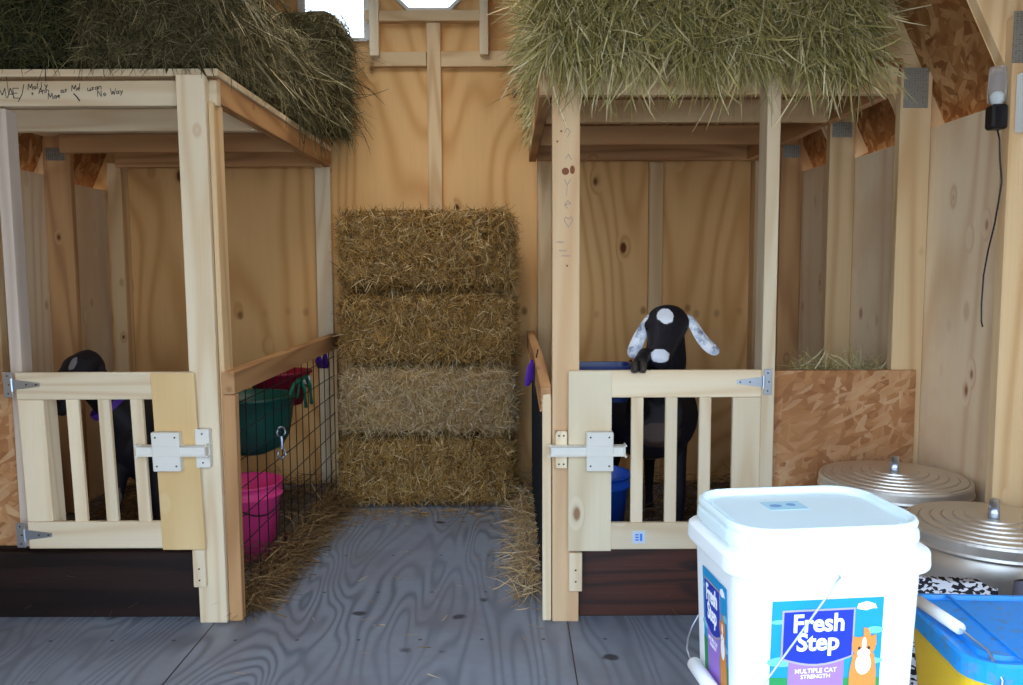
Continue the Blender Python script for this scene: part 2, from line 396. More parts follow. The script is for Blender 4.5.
def bale_core(w, d, h, rnd=0.06, amp=0.018, n=16):
    V, F, idx = [], [], {}
    def vid(p):
        k = tuple(round(c, 5) for c in p)
        if k not in idx: idx[k] = len(V); V.append(p)
        return idx[k]
    for ax in range(3):
        for sg in (-1, 1):
            for i in range(n):
                for j in range(n):
                    q = []
                    for a, b in ((i, j), (i+1, j), (i+1, j+1), (i, j+1)):
                        c = [0, 0, 0]; c[ax] = sg; c[(ax+1) % 3] = -1+2*a/n; c[(ax+2) % 3] = -1+2*b/n; q.append(vid(c))
                    F.append(q if sg > 0 else q[::-1])
    V = np.array(V, float); s = np.array([w/2, d/2, h/2])
    X = V*s; inner = np.clip(X, -(s-rnd), s-rnd); dl = X-inner; ln = np.linalg.norm(dl, axis=1)
    m = ln > 1e-9; X[m] = inner[m] + dl[m]/ln[m][:, None]*rnd
    nrm = V/np.linalg.norm(V, axis=1)[:, None]; sd = random.random()*50
    for k in range(len(X)):
        p = Vector(X[k]); a = mnoise.noise(p*9+Vector((sd, 0, 0)))*amp + mnoise.noise(p*26+Vector((0, sd, 0)))*amp*0.6
        X[k] += nrm[k]*a
    return X, np.array(F)
def bale(name, x0, x1, y0, y1, z0, z1, mats, n, label, cat, group, length=(0.05, 0.12), width=(0.002, 0.0042), vert=1.2, lift=0.35, grav=0.5,
         faces=(1, 1, 1, 1, 1, .2), fringe=None, tilt=0.0, flakes=0.0, deck=None, curl=0.25):
    """one bale: a lumpy core with thousands of stalks standing off its faces (-x,+x,-y,+y,+z,-z)"""
    w, d, h = x1-x0, y1-y0, z1-z0; c = np.array([(x0+x1)/2, (y0+y1)/2, (z0+z1)/2])
    m = 0.022
    CV, CF = bale_core(w-2*m, d-2*m, h-1.2*m)
    if flakes:   # creases between the flakes, along x
        CV[:, 1] += np.where(CV[:, 1] < -d/4, 0.012*np.abs(np.sin(CV[:, 0]*flakes+3*CV[:, 2])) , 0)
    wt = np.array([d*h*faces[0], d*h*faces[1], w*h*faces[2], w*h*faces[3], w*d*faces[4], w*d*faces[5]]); wt = wt/wt.sum()
    f = rng.choice(6, size=n, p=wt); u = rng.uniform(-1, 1, (n, 3)); s = np.array([w/2, d/2, h/2])-m*1.1
    N = np.array([[-1, 0, 0], [1, 0, 0], [0, -1, 0], [0, 1, 0], [0, 0, 1], [0, 0, -1]], float)[f]
    P = u*s; axm = np.array([0, 0, 1, 1, 2, 2])[f]; P[np.arange(n), axm] = N[np.arange(n), axm]*s[axm]
    # pull in at rounded edges
    rr = 0.05; inner = np.clip(P, -(s-rr), s-rr); dl = P-inner; ln = np.linalg.norm(dl, axis=1)+1e-9
    P = inner + dl/ln[:, None]*rr
    N2 = dl/ln[:, None]
    T = rng.normal(size=(n, 3)); T[:, 2] *= vert; T -= N2*(T*N2).sum(1)[:, None]; T /= np.linalg.norm(T, axis=1)[:, None]
    D = T + N2*np.abs(rng.normal(size=n)*lift)[:, None]
    L = rng.uniform(*length, n); W = rng.uniform(*width, n)
    P = P - D*L[:, None]*0.35 + N2*0.008
    RV, RF = ribbons(P, D, L, W, grav, curl)
    Vs, Fs, Ms = [CV], [CF], [np.zeros(len(CF))]
    off = len(CV); Vs.append(RV); Fs.append(RF+off); Ms.append(np.ones(len(RF))); off += len(RV)
    if fringe:   # hanging stems: (count, zmin, zmax, length range, faces allowed)
        cnt, za, zb, lr, fs, spread = fringe
        f = rng.choice(fs, size=cnt); u = rng.uniform(-1, 1, (cnt, 3)); P = u*s
        N = np.array([[-1, 0, 0], [1, 0, 0], [0, -1, 0], [0, 1, 0]], float)[f]; axm = np.array([0, 0, 1, 1])[f]
        P[np.arange(cnt), axm] = N[np.arange(cnt), axm]*(s[axm]+0.005)
        P[:, 2] = -h/2 + rng.uniform(za, zb, cnt)*h
        D = N*rng.uniform(0.15, 0.9, cnt)[:, None] + rng.normal(size=(cnt, 3))*spread + np.array([0, 0, -0.75])
        FV, FF = ribbons(P, D, rng.uniform(*lr, cnt), rng.uniform(0.0024, 0.0052, cnt), 1.1, 0.75, 5)
        Vs.append(FV); Fs.append(FF+off); Ms.append(np.ones(len(FF)))
    V = np.concatenate(Vs)
    if deck:   # stems lie on the loft boards, not through them
        X_, Y_ = V[:, 0]+c[0], V[:, 1]+c[1]; m_ = (X_ > deck[0]) & (X_ < deck[1]) & (Y_ > deck[2])
        V[m_, 2] = np.maximum(V[m_, 2], -h/2 + 0.002)
    if tilt: ca, sa = math.cos(tilt), math.sin(tilt); V = np.stack([V[:, 0]*ca - V[:, 1]*sa, V[:, 0]*sa+V[:, 1]*ca, V[:, 2]], 1)
    o = mesh_obj(name, V + c, np.concatenate(Fs), mats, np.concatenate(Ms), (c[0], c[1], z0))
    return tag(o, label, cat, group)

# ============================================================ THE SHED
XL, XR, YB, YF = -2.24, 1.40, 4.65, 0.25
EZ = 1.70          # eave
def eave_knee(sx):  # lower roof slope: outside bottom to knee
    return (sx*0 + 0)
st = lambda o: tag(o, kind='structure')
# floor and outside ground
fl = st(box('floor', (XL-0.06, XR+0.06, YF-0.05, YB+0.05, -0.02, 0.0), M['floor'], bev=0))
for k, xs in enumerate((-1.03, 0.19)):
    st(box('trim_%d' % (k+1), (xs-0.0018, xs+0.0018, YF-0.05, YB, -0.004, 0.0008), M['stain_black'], bev=0))
g = st(box('ground', (-14, 14, -14, YF-0.05, -0.16, -0.12), M['soil'], bev=0))
st(box('floor', (XL-0.06, XR+0.06, YF-0.05, YB+0.05, -0.14, -0.021), M['stain'], bev=0)).name = 'trim_3'

# back wall with its two window holes, panel by panel
wb = bmesh.new()
KX, KZ, RX, RZ = 1.09, 2.50, -0.42, 3.28            # right knee, ridge
EXR, EXL = 1.49, -2.33; KXL = 2*RX-KX
def add_wall_piece(bm, x0, x1, z0, z1, y0=YB, y1=YB+0.012): add_box(bm, x0, x1, y0, y1, z0, z1, 0)
W2 = (-1.13, -0.775, 2.46, 2.86); W1c = (-0.44, 2.80)
add_wall_piece(wb, EXL, EXR, -0.02, EZ+0.02)
def halfw(z):        # gable outline
    if z <= KZ: t = (z-EZ)/(KZ-EZ); return EXL+(KXL-EXL)*t, EXR+(KX-EXR)*t
    t = (z-KZ)/(RZ-KZ); return KXL+(RX-KXL)*t, KX+(RX-KX)*t
def gable(bm, z0, z1, cut=None):
    l0, r0 = halfw(z0); l1, r1 = halfw(z1)
    spans = [((l0, l1), (r0, r1))]
    if cut: spans = [((l0, l1), (cut[0], cut[0])), ((cut[1], cut[1]), (r0, r1))]
    for (a0, a1), (b0, b1) in spans:
        q = [(a0, z0), (b0, z0), (b1, z1), (a1, z1)]
        poly_plate(bm, q, YB, 0.012)
gable(wb, EZ+0.02, 2.46); gable(wb, KZ+0.36, RZ)
# strip between: z 2.46..2.86 with rectangular hole left and octagon hole centre
za, zb_ = 2.46, 2.86
la, ra = halfw(za); lm, rm = halfw(KZ); lb, rb = halfw(zb_)
poly_plate(wb, [(la, za), (W2[0], za), (W2[0], zb_), (lb, zb_), (lm, KZ)], YB, 0.012)
poly_plate(wb, [(W2[1], za), (-0.70, za), (-0.70, zb_), (W2[1], zb_)], YB, 0.012)
poly_plate(wb, [(-0.70, za), (-0.18, za), (-0.18, 2.60), (-0.70, 2.60)], YB, 0.012)
poly_plate(wb, [(-0.18, za), (ra, za), (rm, KZ), (rb, zb_), (-0.18, zb_)], YB, 0.012)
oc = [(-0.55, 2.615), (-0.33, 2.615), (-0.24, 2.70), (-0.24, 2.84), (-0.33, 2.86), (-0.55, 2.86), (-0.64, 2.84), (-0.64, 2.70)]
poly_plate(wb, [(-0.70, 2.60), (-0.18, 2.60), (-0.33, 2.615), (-0.55, 2.615)], YB, 0.012)
poly_plate(wb, [(-0.70, 2.60), (-0.55, 2.615), (-0.64, 2.70), (-0.64, 2.84), (-0.70, 2.86)], YB, 0.012)
poly_plate(wb, [(-0.18, 2.60), (-0.18, 2.86), (-0.24, 2.84), (-0.24, 2.70), (-0.33, 2.615)], YB, 0.012)
poly_plate(wb, [(-0.70, 2.86), (-0.64, 2.84), (-0.55, 2.86)], YB, 0.012); poly_plate(wb, [(-0.18, 2.86), (-0.33, 2.86), (-0.24, 2.84)], YB, 0.012)
wall_back = st(obj('wall_back', wb, M['ply_warm']))
w1 = st(obj('window_1', poly_plate(bmesh.new(), oc, YB+0.004, 0.003), M['glass']))
wfb = bmesh.new()
for a, b in zip(oc, oc[1:]+oc[:1]): beam_between(wfb, (a[0], YB-0.015, a[1]), (b[0], YB-0.015, b[1]), 0.05, 0.018, 0)
obj('window_frame', wfb, M['white_paint'], w1)
w2 = st(box('window_2', (W2[0], W2[1], YB+0.004, YB+0.007, W2[2], W2[3]), M['glass'], bev=0))
wfb = bmesh.new()
for a, b in (((W2[0], W2[2]), (W2[1], W2[2])), ((W2[1], W2[2]), (W2[1], W2[3])), ((W2[1], W2[3]), (W2[0], W2[3])), ((W2[0], W2[3]), (W2[0], W2[2]))):
    beam_between(wfb, (a[0], YB-0.01, a[1]), (b[0], YB-0.01, b[1]), 0.04, 0.018, 0)
obj('window_frame', wfb, M['white_paint'], w2)
# framing on the back wall
YS = YB-0.089
def stud_b(x0, x1, z0, z1, mat='stud_z', y0=YS): box('stud', (x0, x1, y0, YB, z0, z1), M[mat], wall_back)
for x in (-2.19, -1.66, 0.145, 0.76, 1.325): stud_b(x, x+0.04 if x in (-1.66,) else x+0.075, 0.02, 1.80 if x != 0.145 else 2.3, 'stud_z', YB-0.045 if x in (0.76,) else YS)
stud_b(-1.075, -0.99, 0.02, 1.80, 'pine_z', YB-0.05)
stud_b(-0.452, -0.377, 0.02, 2.545, 'stud_z', YB-0.042)
box('blocking', (-0.745, -0.455, YB-0.04, YB, 2.315, 2.392), M['stud_x'], wall_back)
box('blocking', (-0.376, 0.60, YB-0.04, YB, 2.312, 2.395), M['stud_x'], wall_back)
box('collar_tie', (-0.78, -0.16, YB-0.06, YB, 2.548, 2.605), M['stud_x'], wall_back)
box('stud', (-0.755, -0.705, YB-0.085, YB-0.041, 2.36, 2.86), M['pine_z'], wall_back)
box('stud', (-0.165, -0.118, YB-0.085, YB-0.041, 2.365, 3.0), M['pine_z'], wall_back)

# side walls: studs inside, sheets outside
for side, X, sg in (('right', XR, 1), ('left', XL, -1)):
    wbm = bmesh.new()
    edges = [YF, 0.99, 1.60, 2.21+0.0, 2.83, 3.44, 4.05, YB]
    for i, (a, b) in enumerate(zip(edges, edges[1:])):
        zt = 1.665 + (0.012 if i % 2 else -0.006)
        add_box(wbm, min(X, X+sg*0.012), max(X, X+sg*0.012), a+0.0015, b-0.0015, -0.02, zt, 0)
    w = st(obj('wall_'+side, wbm, M['ply_side']))
    for k, y in enumerate((0.38, 0.99, 1.60, 2.21, 2.81, 3.42, 4.03)):
        xs = (X-(0.095 if y < 2.5 else 0.106), X-0.002) if sg > 0 else (X+0.002, X+0.13)
        s = box('stud', (xs[0], xs[1], y, y+0.038, 0.02, 1.86), M['stud_z' if k % 2 else 'brown_z'] if y > 3 else M['stud_z'], w)
        # slanting rafter, its outer edge rising inward
        rb_ = bmesh.new()
        e0 = Vector((X+sg*0.085, y+0.058, 1.70)); e1 = Vector((KX if sg > 0 else KXL, y+0.058, KZ))
        dirv = (e1-e0).normalized(); nrm = Vector((-sg*dirv.z, 0, dirv.x*sg)); 
        if nrm.x*sg > 0: nrm = -nrm
        a, b = e0+nrm*0.07, e1+nrm*0.07
        beam_between(rb_, a, b, 0.038, 0.135)
        obj('rafter', rb_, M['stud_z'], w)
        pz = 1.742
        box('nail_plate', ((XR-0.098, XR-0.018) if sg > 0 else (XL+0.018, XL+0.11)) + (y-0.003, y-0.0005, pz, pz+0.13 if y < 3 else pz+0.06), M['plate'], w, 0)
    # eave blocking/plate
    rbm = bmesh.new()
    ex = EXR if sg > 0 else EXL; kx = KX if sg > 0 else KXL
    a, b = Vector((ex, YF-0.1, EZ-0.06)), Vector((kx, YF-0.1, KZ))
    off = Vector((sg*0.012, 0, 0.006))
    vs = [rbm.verts.new(p) for p in (a, b, b+off, a+off, a+Vector((0, YB+0.2-YF, 0)), b+Vector((0, YB+0.2-YF, 0)), b+off+Vector((0, YB+0.2-YF, 0)), a+off+Vector((0, YB+0.2-YF, 0)))]
    for q in ((0, 1, 2, 3), (4, 5, 6, 7), (0, 1, 5, 4), (2, 3, 7, 6), (0, 3, 7, 4), (1, 2, 6, 5)): rbm.faces.new([vs[i] for i in q])
    # upper slope, with an unseen skylight hole added on the left to light the back wall
    def slope(y0, y1, t0, t1):
        p = lambda t: Vector((kx+(RX-kx)*t, 0, KZ+(RZ-KZ)*t))
        A, B = p(t0), p(t1); up = Vector((0, 0, 0.014))
        v = [rbm.verts.new(q) for q in (A+Vector((0, y0, 0)), B+Vector((0, y0, 0)), B+Vector((0, y1, 0)), A+Vector((0, y1, 0)), A+up+Vector((0, y0, 0)), B+up+Vector((0, y0, 0)), B+up+Vector((0, y1, 0)), A+up+Vector((0, y1, 0)))]
        for q in ((0, 1, 2, 3), (4, 5, 6, 7), (0, 1, 5, 4), (1, 2, 6, 5), (2, 3, 7, 6), (3, 0, 4, 7)): rbm.faces.new([v[i] for i in q])
    if sg > 0: slope(YF-0.1, YB+0.1, 0, 1)
    else:
        slope(YF-0.1, 2.9, 0, 1); slope(3.8, YB+0.1, 0, 1); slope(2.9, 3.8, 0, 0.45); slope(2.9, 3.8, 0.92, 1)
        q = lambda t, y, e=0.0: Vector((kx+(RX-kx)*t, y, KZ+(RZ-KZ)*t+e))
        gbm = bmesh.new(); gv = [gbm.verts.new(p) for p in (q(.45, 2.9), q(.92, 2.9), q(.92, 3.8), q(.45, 3.8), q(.45, 2.9, .004), q(.92, 2.9, .004), q(.92, 3.8, .004), q(.45, 3.8, .004))]
        for f_ in ((0, 1, 2, 3), (4, 5, 6, 7), (0, 1, 5, 4), (1, 2, 6, 5), (2, 3, 7, 6), (3, 0, 4, 7)): gbm.faces.new([gv[i] for i in f_])
        st(obj('added_skylight', gbm, M['glass']))
    r_ = st(obj('ceiling', rbm, M['osb_roof']))
    st(box('trim_%d' % (4 if sg > 0 else 5), (min(X+sg*0.013, ex+sg*0.03), max(X+sg*0.013, ex+sg*0.03), YF-0.1, YB+0.1, 1.56, 1.60), M['osb_roof'], bev=0))  # unseen soffit strip, added to close the eave gap to outside light
# front wall with the wide doorway the daylight comes through
fb = bmesh.new()
add_box(fb, XL, -1.35, YF-0.06, YF, 0, 2.45, 0); add_box(fb, -1.35, XR, YF-0.06, YF, 2.25, 2.45, 0)
fw = obj('wall_front', fb, M['ply_side']); st(fw)
fb = bmesh.new(); poly_plate(fb, [(KXL-0.02, 2.45), (KX+0.02, 2.45), (KX, KZ), (RX, RZ), (KXL, KZ)], YF-0.03, 0.012)
obj('gable', fb, M['ply_side'], fw)

# ============================================================ STALLS
F = 2.815
def joist(parent, x0, x1, y, z0, z1, mat): box('joist', (x0, x1, y, y+0.038, z0, z1), M[mat], parent)
def screws(bm, pts, y, r=0.0035):
    for x, z in pts:
        bmesh.ops.create_cone(bm, cap_ends=True, segments=10, radius1=r, radius2=r*0.8, depth=0.002, matrix=Matrix.Translation((x, y, z)) @ Matrix.Rotation(R(90), 4, 'X'))
    return bm
def block(parent, name, x0, x1, z0, z1, y0, y1, mat, spts=None):
    o = box(name, (x0, x1, y0, y1, z0, z1), mat, parent)
    for q in spts or (): obj('screw', screws(bmesh.new(), [q], y0-0.0005), M['screw'], o)
    return o

# ---- left stall
sL = thing('goat_stall', 'wooden goat stall with a hay loft roof on the left of the aisle', 'stall', (-1.6, 2.8, 0))
Zt = 1.768
box('post', (-1.080, -0.986, F-0.040, F-0.001, 0, 1.852), M['pine_z'], sL)
box('post', (-0.984, -0.967, F-0.02, F+0.07, 0.02, Zt), M['stud_z'], sL)
box('post', (-1.702, -1.662, F-0.005, F+0.060, 0.262, 1.752), M['weathered'], sL)
hL = box('header_beam', (-2.235, -0.960, F, F+0.037, 1.760, 1.842), M['pine_x'], sL)
box('loft_deck', (-2.235, -0.955, F-0.002, YS-0.002, 1.856, 1.880), M['pine_x'], sL)
for y, m_ in ((3.36, 'pine_x'), (3.95, 'brown_x'), (4.50, 'brown_x')): joist(sL, -2.10, -1.002, y, 1.768, 1.854, m_)
box('side_beam', (-1.0, -0.962, F+0.039, YS-0.002, 1.772, 1.855), M['brown_y'], sL)
kL = box('kick_board', (-2.235, -1.082, F+0.01, F+0.045, 0.0, 0.235), M['stain_black'], sL, 0.004)
box('kick_ledge', (-2.235, -1.082, F+0.046, F+0.09, 0.0, 0.256), M['stain_black'], sL, 0.004)
box('side_panel', (-2.235, -1.704, F+0.012, F+0.026, 0.26, 0.87), M['osb_panel'], sL, 0)
block(sL, 'stop_block', -1.088, -1.046, 0.135, 0.266, F-0.062, F-0.041, M['pine_z'], [(-1.067, 0.16), (-1.067, 0.20)])
block(sL, 'latch_keeper', -1.058, -1.010, 0.552, 0.684, F-0.070, F-0.041, M['white_paint'], [(-1.034, 0.57), (-1.034, 0.668)])
# handwriting on the header
ink = bmesh.new()
def scribble(bm, pts, y, r=0.0011):
    for a, b in zip(pts, pts[1:]): beam_between(bm, (a[0], y, a[1]), (b[0], y, b[1]), 0.001, 2*r, 0)
def glyphs(bm, strokes, x, z, s, y):
    for st_ in strokes: scribble(bm, [(x+p[0]*s, z+p[1]*s) for p in st_], y)
G = {'M': [[(0, 0), (.1, 1), (.4, .3), (.7, 1), (.8, 0)]], 'A': [[(0, 0), (.35, 1), (.7, 0)], [(.15, .4), (.55, .4)]], 'E': [[(.6, 1), (0, 1), (0, 0), (.6, 0)], [(0, .5), (.45, .5)]],
     'o': [[(.25, 0), (0, .25), (.25, .5), (.5, .25), (.25, 0)]], 'l': [[(.1, 0), (.1, 1)]], 'y': [[(0, .5), (.25, .1)], [(.5, .5), (.1, -.35)]], 'u': [[(0, .5), (.05, .05), (.4, .05), (.45, .5), (.5, 0)]],
     's': [[(.45, .5), (.1, .45), (.35, .2), (0, 0)]], 'n': [[(0, 0), (.05, .5), (.4, .45), (.45, 0)]], 'a': [[(.45, .5), (.1, .4), (.05, .05), (.4, .1), (.45, .5), (.5, 0)]], 'N': [[(0, 0), (0, 1), (.6, 0), (.6, 1)]],
     'W': [[(0, 1), (.2, 0), (.4, .6), (.6, 0), (.85, 1)]], 'e': [[(.05, .25), (.45, .3), (.25, .5), (0, .2), (.4, 0)]], '+': [[(.2, 0), (.2, .5)], [(0, .25), (.4, .25)]], 'C': [[(.5, .9), (.1, .8), (0, .2), (.5, .05)]]}
def write(s, x, z, size, y, adv=0.62, slope=0.0):
    for ch in s:
        if ch in G: glyphs(ink, G[ch], x, z, size, y)
        x += size*(adv+(0.3 if ch in 'MWN' else 0)) ; z += slope*size
yh = F-0.0012
write('MAE', -1.684, 1.786, 0.032, yh)
for row, (s_, x_, z_) in enumerate((('Molly', -1.585, 1.812), ('+ Ann', -1.575, 1.795), ('Mae', -1.52, 1.782), ('was Me', -1.49, 1.80), ('Susan', -1.40, 1.806), ('No Way', -1.355, 1.790))):
    write(s_, x_, z_, 0.020, yh, 0.62, 0.10)
scribble(ink, [(-1.62, 1.774), (-1.605, 1.80), (-1.598, 1.830)], yh); scribble(ink, [(-1.412, 1.834), (-1.415, 1.817)], yh)
scribble(ink, [(-1.435, 1.80), (-1.425, 1.79), (-1.415, 1.776)], yh, 0.002)
obj('handwriting', ink, M['ink'], hL)

# ---- right stall
sR = thing('goat_stall', 'wooden goat stall under overhanging hay on the right of the aisle', 'stall', (0.8, 2.8, 0))
pR = box('post', (0.137, 0.228, F-0.040, F-0.001, 0, 1.87), wood('peach_pine', 'z', '#f0d0a4', '#d6a070', along=0.7, rings=8, contrast=0.4), sR)
box('post', (0.142, 0.180, F+0.001, F+0.09, 0.02, 1.79), M['stud_z'], sR)
box('post', (0.836, 0.880, F-0.062, F+0.027, 0, 1.87), M['pine_z'], sR)
box('header_beam', (0.098, 1.30, F+0.028, F+0.066, 1.795, 1.882), M['stud_x'], sR)
box('loft_deck', (0.10, 1.30, F-0.002, YS-0.002, 1.885, 1.905), M['osb_panel'], sR)
for y, m_ in ((3.36, 'stud_x'), (3.95, 'brown_x'), (4.50, 'brown_x')): joist(sR, 0.14, 1.262, y, 1.795, 1.883, m_)
box('side_beam', (0.098, 0.136, F+0.068, YS-0.002, 1.795, 1.883), M['brown_y'], sR)
box('side_beam', (1.264, 1.300, F+0.068, YS-0.002, 1.795, 1.883), M['brown_y'], sR)
box('kick_board', (0.230, 0.838, F+0.005, F+0.042, 0.0, 0.246), M['stain'], sR, 0.004)
box('side_panel', (0.884, 1.372, F-0.020, F-0.007, 0.0, 0.868), M['osb_panel'], sR, 0)
block(sR, 'stop_block', 0.193, 0.238, 0.115, 0.250, F-0.062, F-0.041, M['pine_z'], [(0.216, 0.15), (0.216, 0.19)])
block(sR, 'latch_keeper', 0.146, 0.186, 0.545, 0.672, F-0.070, F-0.041, M['pine_z'], [(0.158, 0.56), (0.158, 0.657), (0.174, 0.56), (0.174, 0.657)])
ink = bmesh.new(); yp = F-0.0412
scribble(ink, [(0.176, 1.66), (0.185, 1.675), (0.196, 1.665), (0.186, 1.645)], yp, 0.0007)
scribble(ink, [(0.180, 1.575), (0.190, 1.59), (0.200, 1.572)], yp, 0.0007)
scribble(ink, [(0.176, 1.51), (0.186, 1.49), (0.197, 1.51)], yp, 0.0007); scribble(ink, [(0.186, 1.49), (0.184, 1.455)], yp, 0.0007)
scribble(ink, [(0.178, 1.425), (0.198, 1.43), (0.188, 1.44), (0.177, 1.425), (0.190, 1.412)], yp, 0.0008)
scribble(ink, [(0.190, 1.352), (0.176, 1.376), (0.181, 1.386), (0.190, 1.378), (0.199, 1.386), (0.205, 1.376), (0.190, 1.352)], yp, 0.0008)
for r_i, (zz, xx) in enumerate(((1.30, 0.150), (1.272, 0.158), (1.255, 0.168))):
    scribble(ink, [(xx+0.004*k, zz+(0.006 if k % 2 else 0)) for k in range(8)], yp, 0.0005)
obj('handwriting', ink, M['ink_faint'], pR)
km = plain('reddish_knot', '#8a5030', 0.7)
for x, z, rx, rz in ((0.180, 1.535, 0.012, 0.012), (0.203, 1.540, 0.008, 0.014)): obj('knot', poly_plate(bmesh.new(), ell(x, z, rx, rz), F-0.0408, 0.001), km, pR)
for x, z in ((0.176, 1.70), (0.166, 1.665), (0.153, 1.632), (0.186, 1.225)): obj('knot', poly_plate(bmesh.new(), ell(x, z, 0.0035, 0.0035, 10), F-0.0408, 0.001), km, pR)

# ---- gates
def gate(name, label, X0, X1, hinge_right, board, slats, z0, z1, boardmat, stile, loc):
    g = thing(name, label, 'gate', loc)
    yf, yb = F-0.062, F-0.042
    bx0, bx1 = board
    rz = (z0+0.0, z0+0.093); tz = (z1-0.092, z1)
    inner = (stile[1], bx0+0.02) if not hinge_right else (bx1-0.02, stile[0])
    railx = (X0+0.002, bx1-0.01) if not hinge_right else (bx0+0.01, X1-0.002)
    box('top_rail', (railx[0], railx[1], yb-0.018, yb, tz[0], tz[1]), M['pine_x'], g)
    box('bottom_rail', (railx[0], railx[1], yb-0.018, yb, rz[0], rz[1]), M['pine_x'], g)
    box('stile', (stile[0], stile[1], yb-0.0175, yb+0.001, rz[1]+0.001, tz[0]-0.001), M['pine_z'], g)
    if not hinge_right: box('stile', (stile[0]+0.002, stile[1]-0.002, yb+0.002, yb+0.070, rz[0]+0.01, tz[1]-0.01), M['pine_z'], g)
    for (a, b) in slats:
        box('slat', (a, b, yb-0.014, yb+0.004, rz[1]-0.001, tz[0]+0.001), M['pine_z'], g)
    lb = box('latch_board', (bx0, bx1, yf-0.0022, yb-0.019, z0-0.004, z1-0.002), boardmat, g)
    zc = (z0+z1)/2 + 0.040
    # sliding bolt and its block
    if hinge_right: blk = (bx0+0.058, bx1+0.003); bolt = (X0-0.062, bx1+0.043)
    else: blk = (bx0+0.0, bx1-0.052); bolt = (bx0-0.052, X1+0.045)
    L = box('latch_block', (blk[0], blk[1], yf-0.034, yf-0.003, zc-0.068, zc+0.064), M['white_paint'], g)
    for x in (blk[0]+0.014, blk[1]-0.014):
        for z in (zc-0.05, zc+0.047): obj('screw', screws(bmesh.new(), [(x, z)], yf-0.0345), M['screw'], L)
    bb_ = bmesh.new(); beam_between(bb_, (bolt[0], yf-0.018, zc), (bolt[1], yf-0.018, zc), 0.022, 0.034, 0.008)
    obj('sliding_bolt', bb_, M['white_paint'], g)
    # T hinges
    for hz in (z1-0.040, z0+0.05):
        hb = bmesh.new()
        if hinge_right:
            px0, px1, s0, s1 = X1+0.003, X1+0.030, X1, X1-0.085
        else: px0, px1, s0, s1 = X0-0.034, X0-0.004, X0, X0+0.085
        add_box(hb, px0, px1, yf-0.006, yf-0.0025, hz-0.043, hz+0.043, 0.001)
        t0 = [(s0, hz+0.017), (s1, hz+0.006), (s1, hz-0.006), (s0, hz-0.017)]
        poly_plate(hb, t0 if hinge_right else t0[::-1], yf-0.0062+0.002, 0.003)
        tube(hb, [((px0 if hinge_right else px1), yf-0.007, hz-0.022), ((px0 if hinge_right else px1), yf-0.007, hz+0.022)], 0.005)
        h = obj('hinge', hb, M['zinc'], g)
        pm = (px0+px1)/2
        for q in [(pm, hz-0.03), (pm+0.004, hz), (pm, hz+0.03), (s1+(0.01 if hinge_right else -0.01), hz), ((s0+s1)/2, hz)]: obj('screw', screws(bmesh.new(), [q], yf-0.0068, 0.003), M['screw'], h)
    return g
gL = gate('stall_gate', 'low slatted pine gate with a yellowish latch board, left of the aisle', -1.655, -1.062, False, (-1.197, -1.052),
          [(-1.492, -1.450), (-1.385, -1.345), (-1.276, -1.235)], 0.272, 0.876, M['ply_board'], (-1.652, -1.565), (-1.36, 2.72, 0.272))
gR = gate('stall_gate', 'low slatted pine gate the black goat leans over, with a paper sticker', 0.190, 0.838, True, (0.190, 0.335),
          [(0.402, 0.443), (0.517, 0.557), (0.631, 0.671)], 0.262, 0.876, M['ply_board_pale'], (0.742, 0.836), (0.5, 2.72, 0.262))
stk = box('sticker', (0.408, 0.452, F-0.0612, F-0.0604, 0.283, 0.327), M['paper_sticker'], gR, 0)
sb = bmesh.new()
for k in range(3): add_box(sb, 0.418, 0.430, F-0.0618, F-0.0613, 0.293+0.009*k, 0.298+0.009*k, 0)
add_box(sb, 0.434, 0.442, F-0.0618, F-0.0613, 0.292, 0.317, 0)
obj('print', sb, M['cyan_face'], stk)

def rack(root, k, z0):
    for ch in root.children_recursive:
        if ch.type == 'MESH':
            for v in ch.data.vertices: v.co.x -= k*(v.co.z + root.location.z - z0)
rack(gL, 0.030, 0.57); rack(sL, 0.008, 0.0)
# ---- wire partitions
def wire_grid(x, y0, y1, z0, z1, sy, szs, r=0.0022):
    bm = bmesh.new(); n = int((y1-y0)/sy)
    for i in range(n+1): y = y0+(y1-y0)*i/n; tube(bm, [(x, y, z0), (x, y, z1)], r, 5)
    for z in szs: tube(bm, [(x+0.003, y0, z), (x+0.003, (y0+y1)/2, z-0.006), (x+0.003, y1, z)], r, 5)
    return bm
pL = thing('wire_partition', 'low wood and dark wire partition with buckets behind, left side of aisle', 'partition', (-0.955, 3.6, 0))
box('end_board', (-0.983, -0.938, F-0.026, F+0.012, 0, 0.792), M['brown_z'], pL)
tr = box('top_rail', (-0.983, -0.940, F-0.026, 4.50, 0.794, 0.872), M['brown_y'], pL)
box('back_board', (-0.983, -0.945, 4.46, 4.50, 0.0, 0.792), M['stud_z'], pL)
obj('wire_mesh', wire_grid(-0.958, F+0.03, 4.44, 0.02, 0.80, 0.112, [0.04+0.102*k for k in range(8)]), M['wire'], pL)
pR_ = thing('wire_partition', 'narrow wooden partition with dark mesh beside the right stall post', 'partition', (0.12, 3.6, 0))
box('end_board', (0.104, 0.134, F-0.032, F-0.004, 0, 0.795), M['pine_z'], pR_)
tb = bmesh.new(); beam_between(tb, (0.115, F-0.03, 0.775), (0.108, 3.2, 0.826), 0.034, 0.085); beam_between(tb, (0.108, 3.2, 0.826), (0.102, 4.50, 0.84), 0.034, 0.085)
obj('top_rail', tb, M['brown_y'], pR_)
box('mesh_backing', (0.118, 0.122, F+0.0, 4.48, 0.0, 0.74), M['black_rubber'], pR_, 0)
obj('wire_mesh', wire_grid(0.110, F+0.03, 4.46, 0.02, 0.78, 0.112, [0.04+0.102*k for k in range(8)], 0.002), M['wire'], pR_)

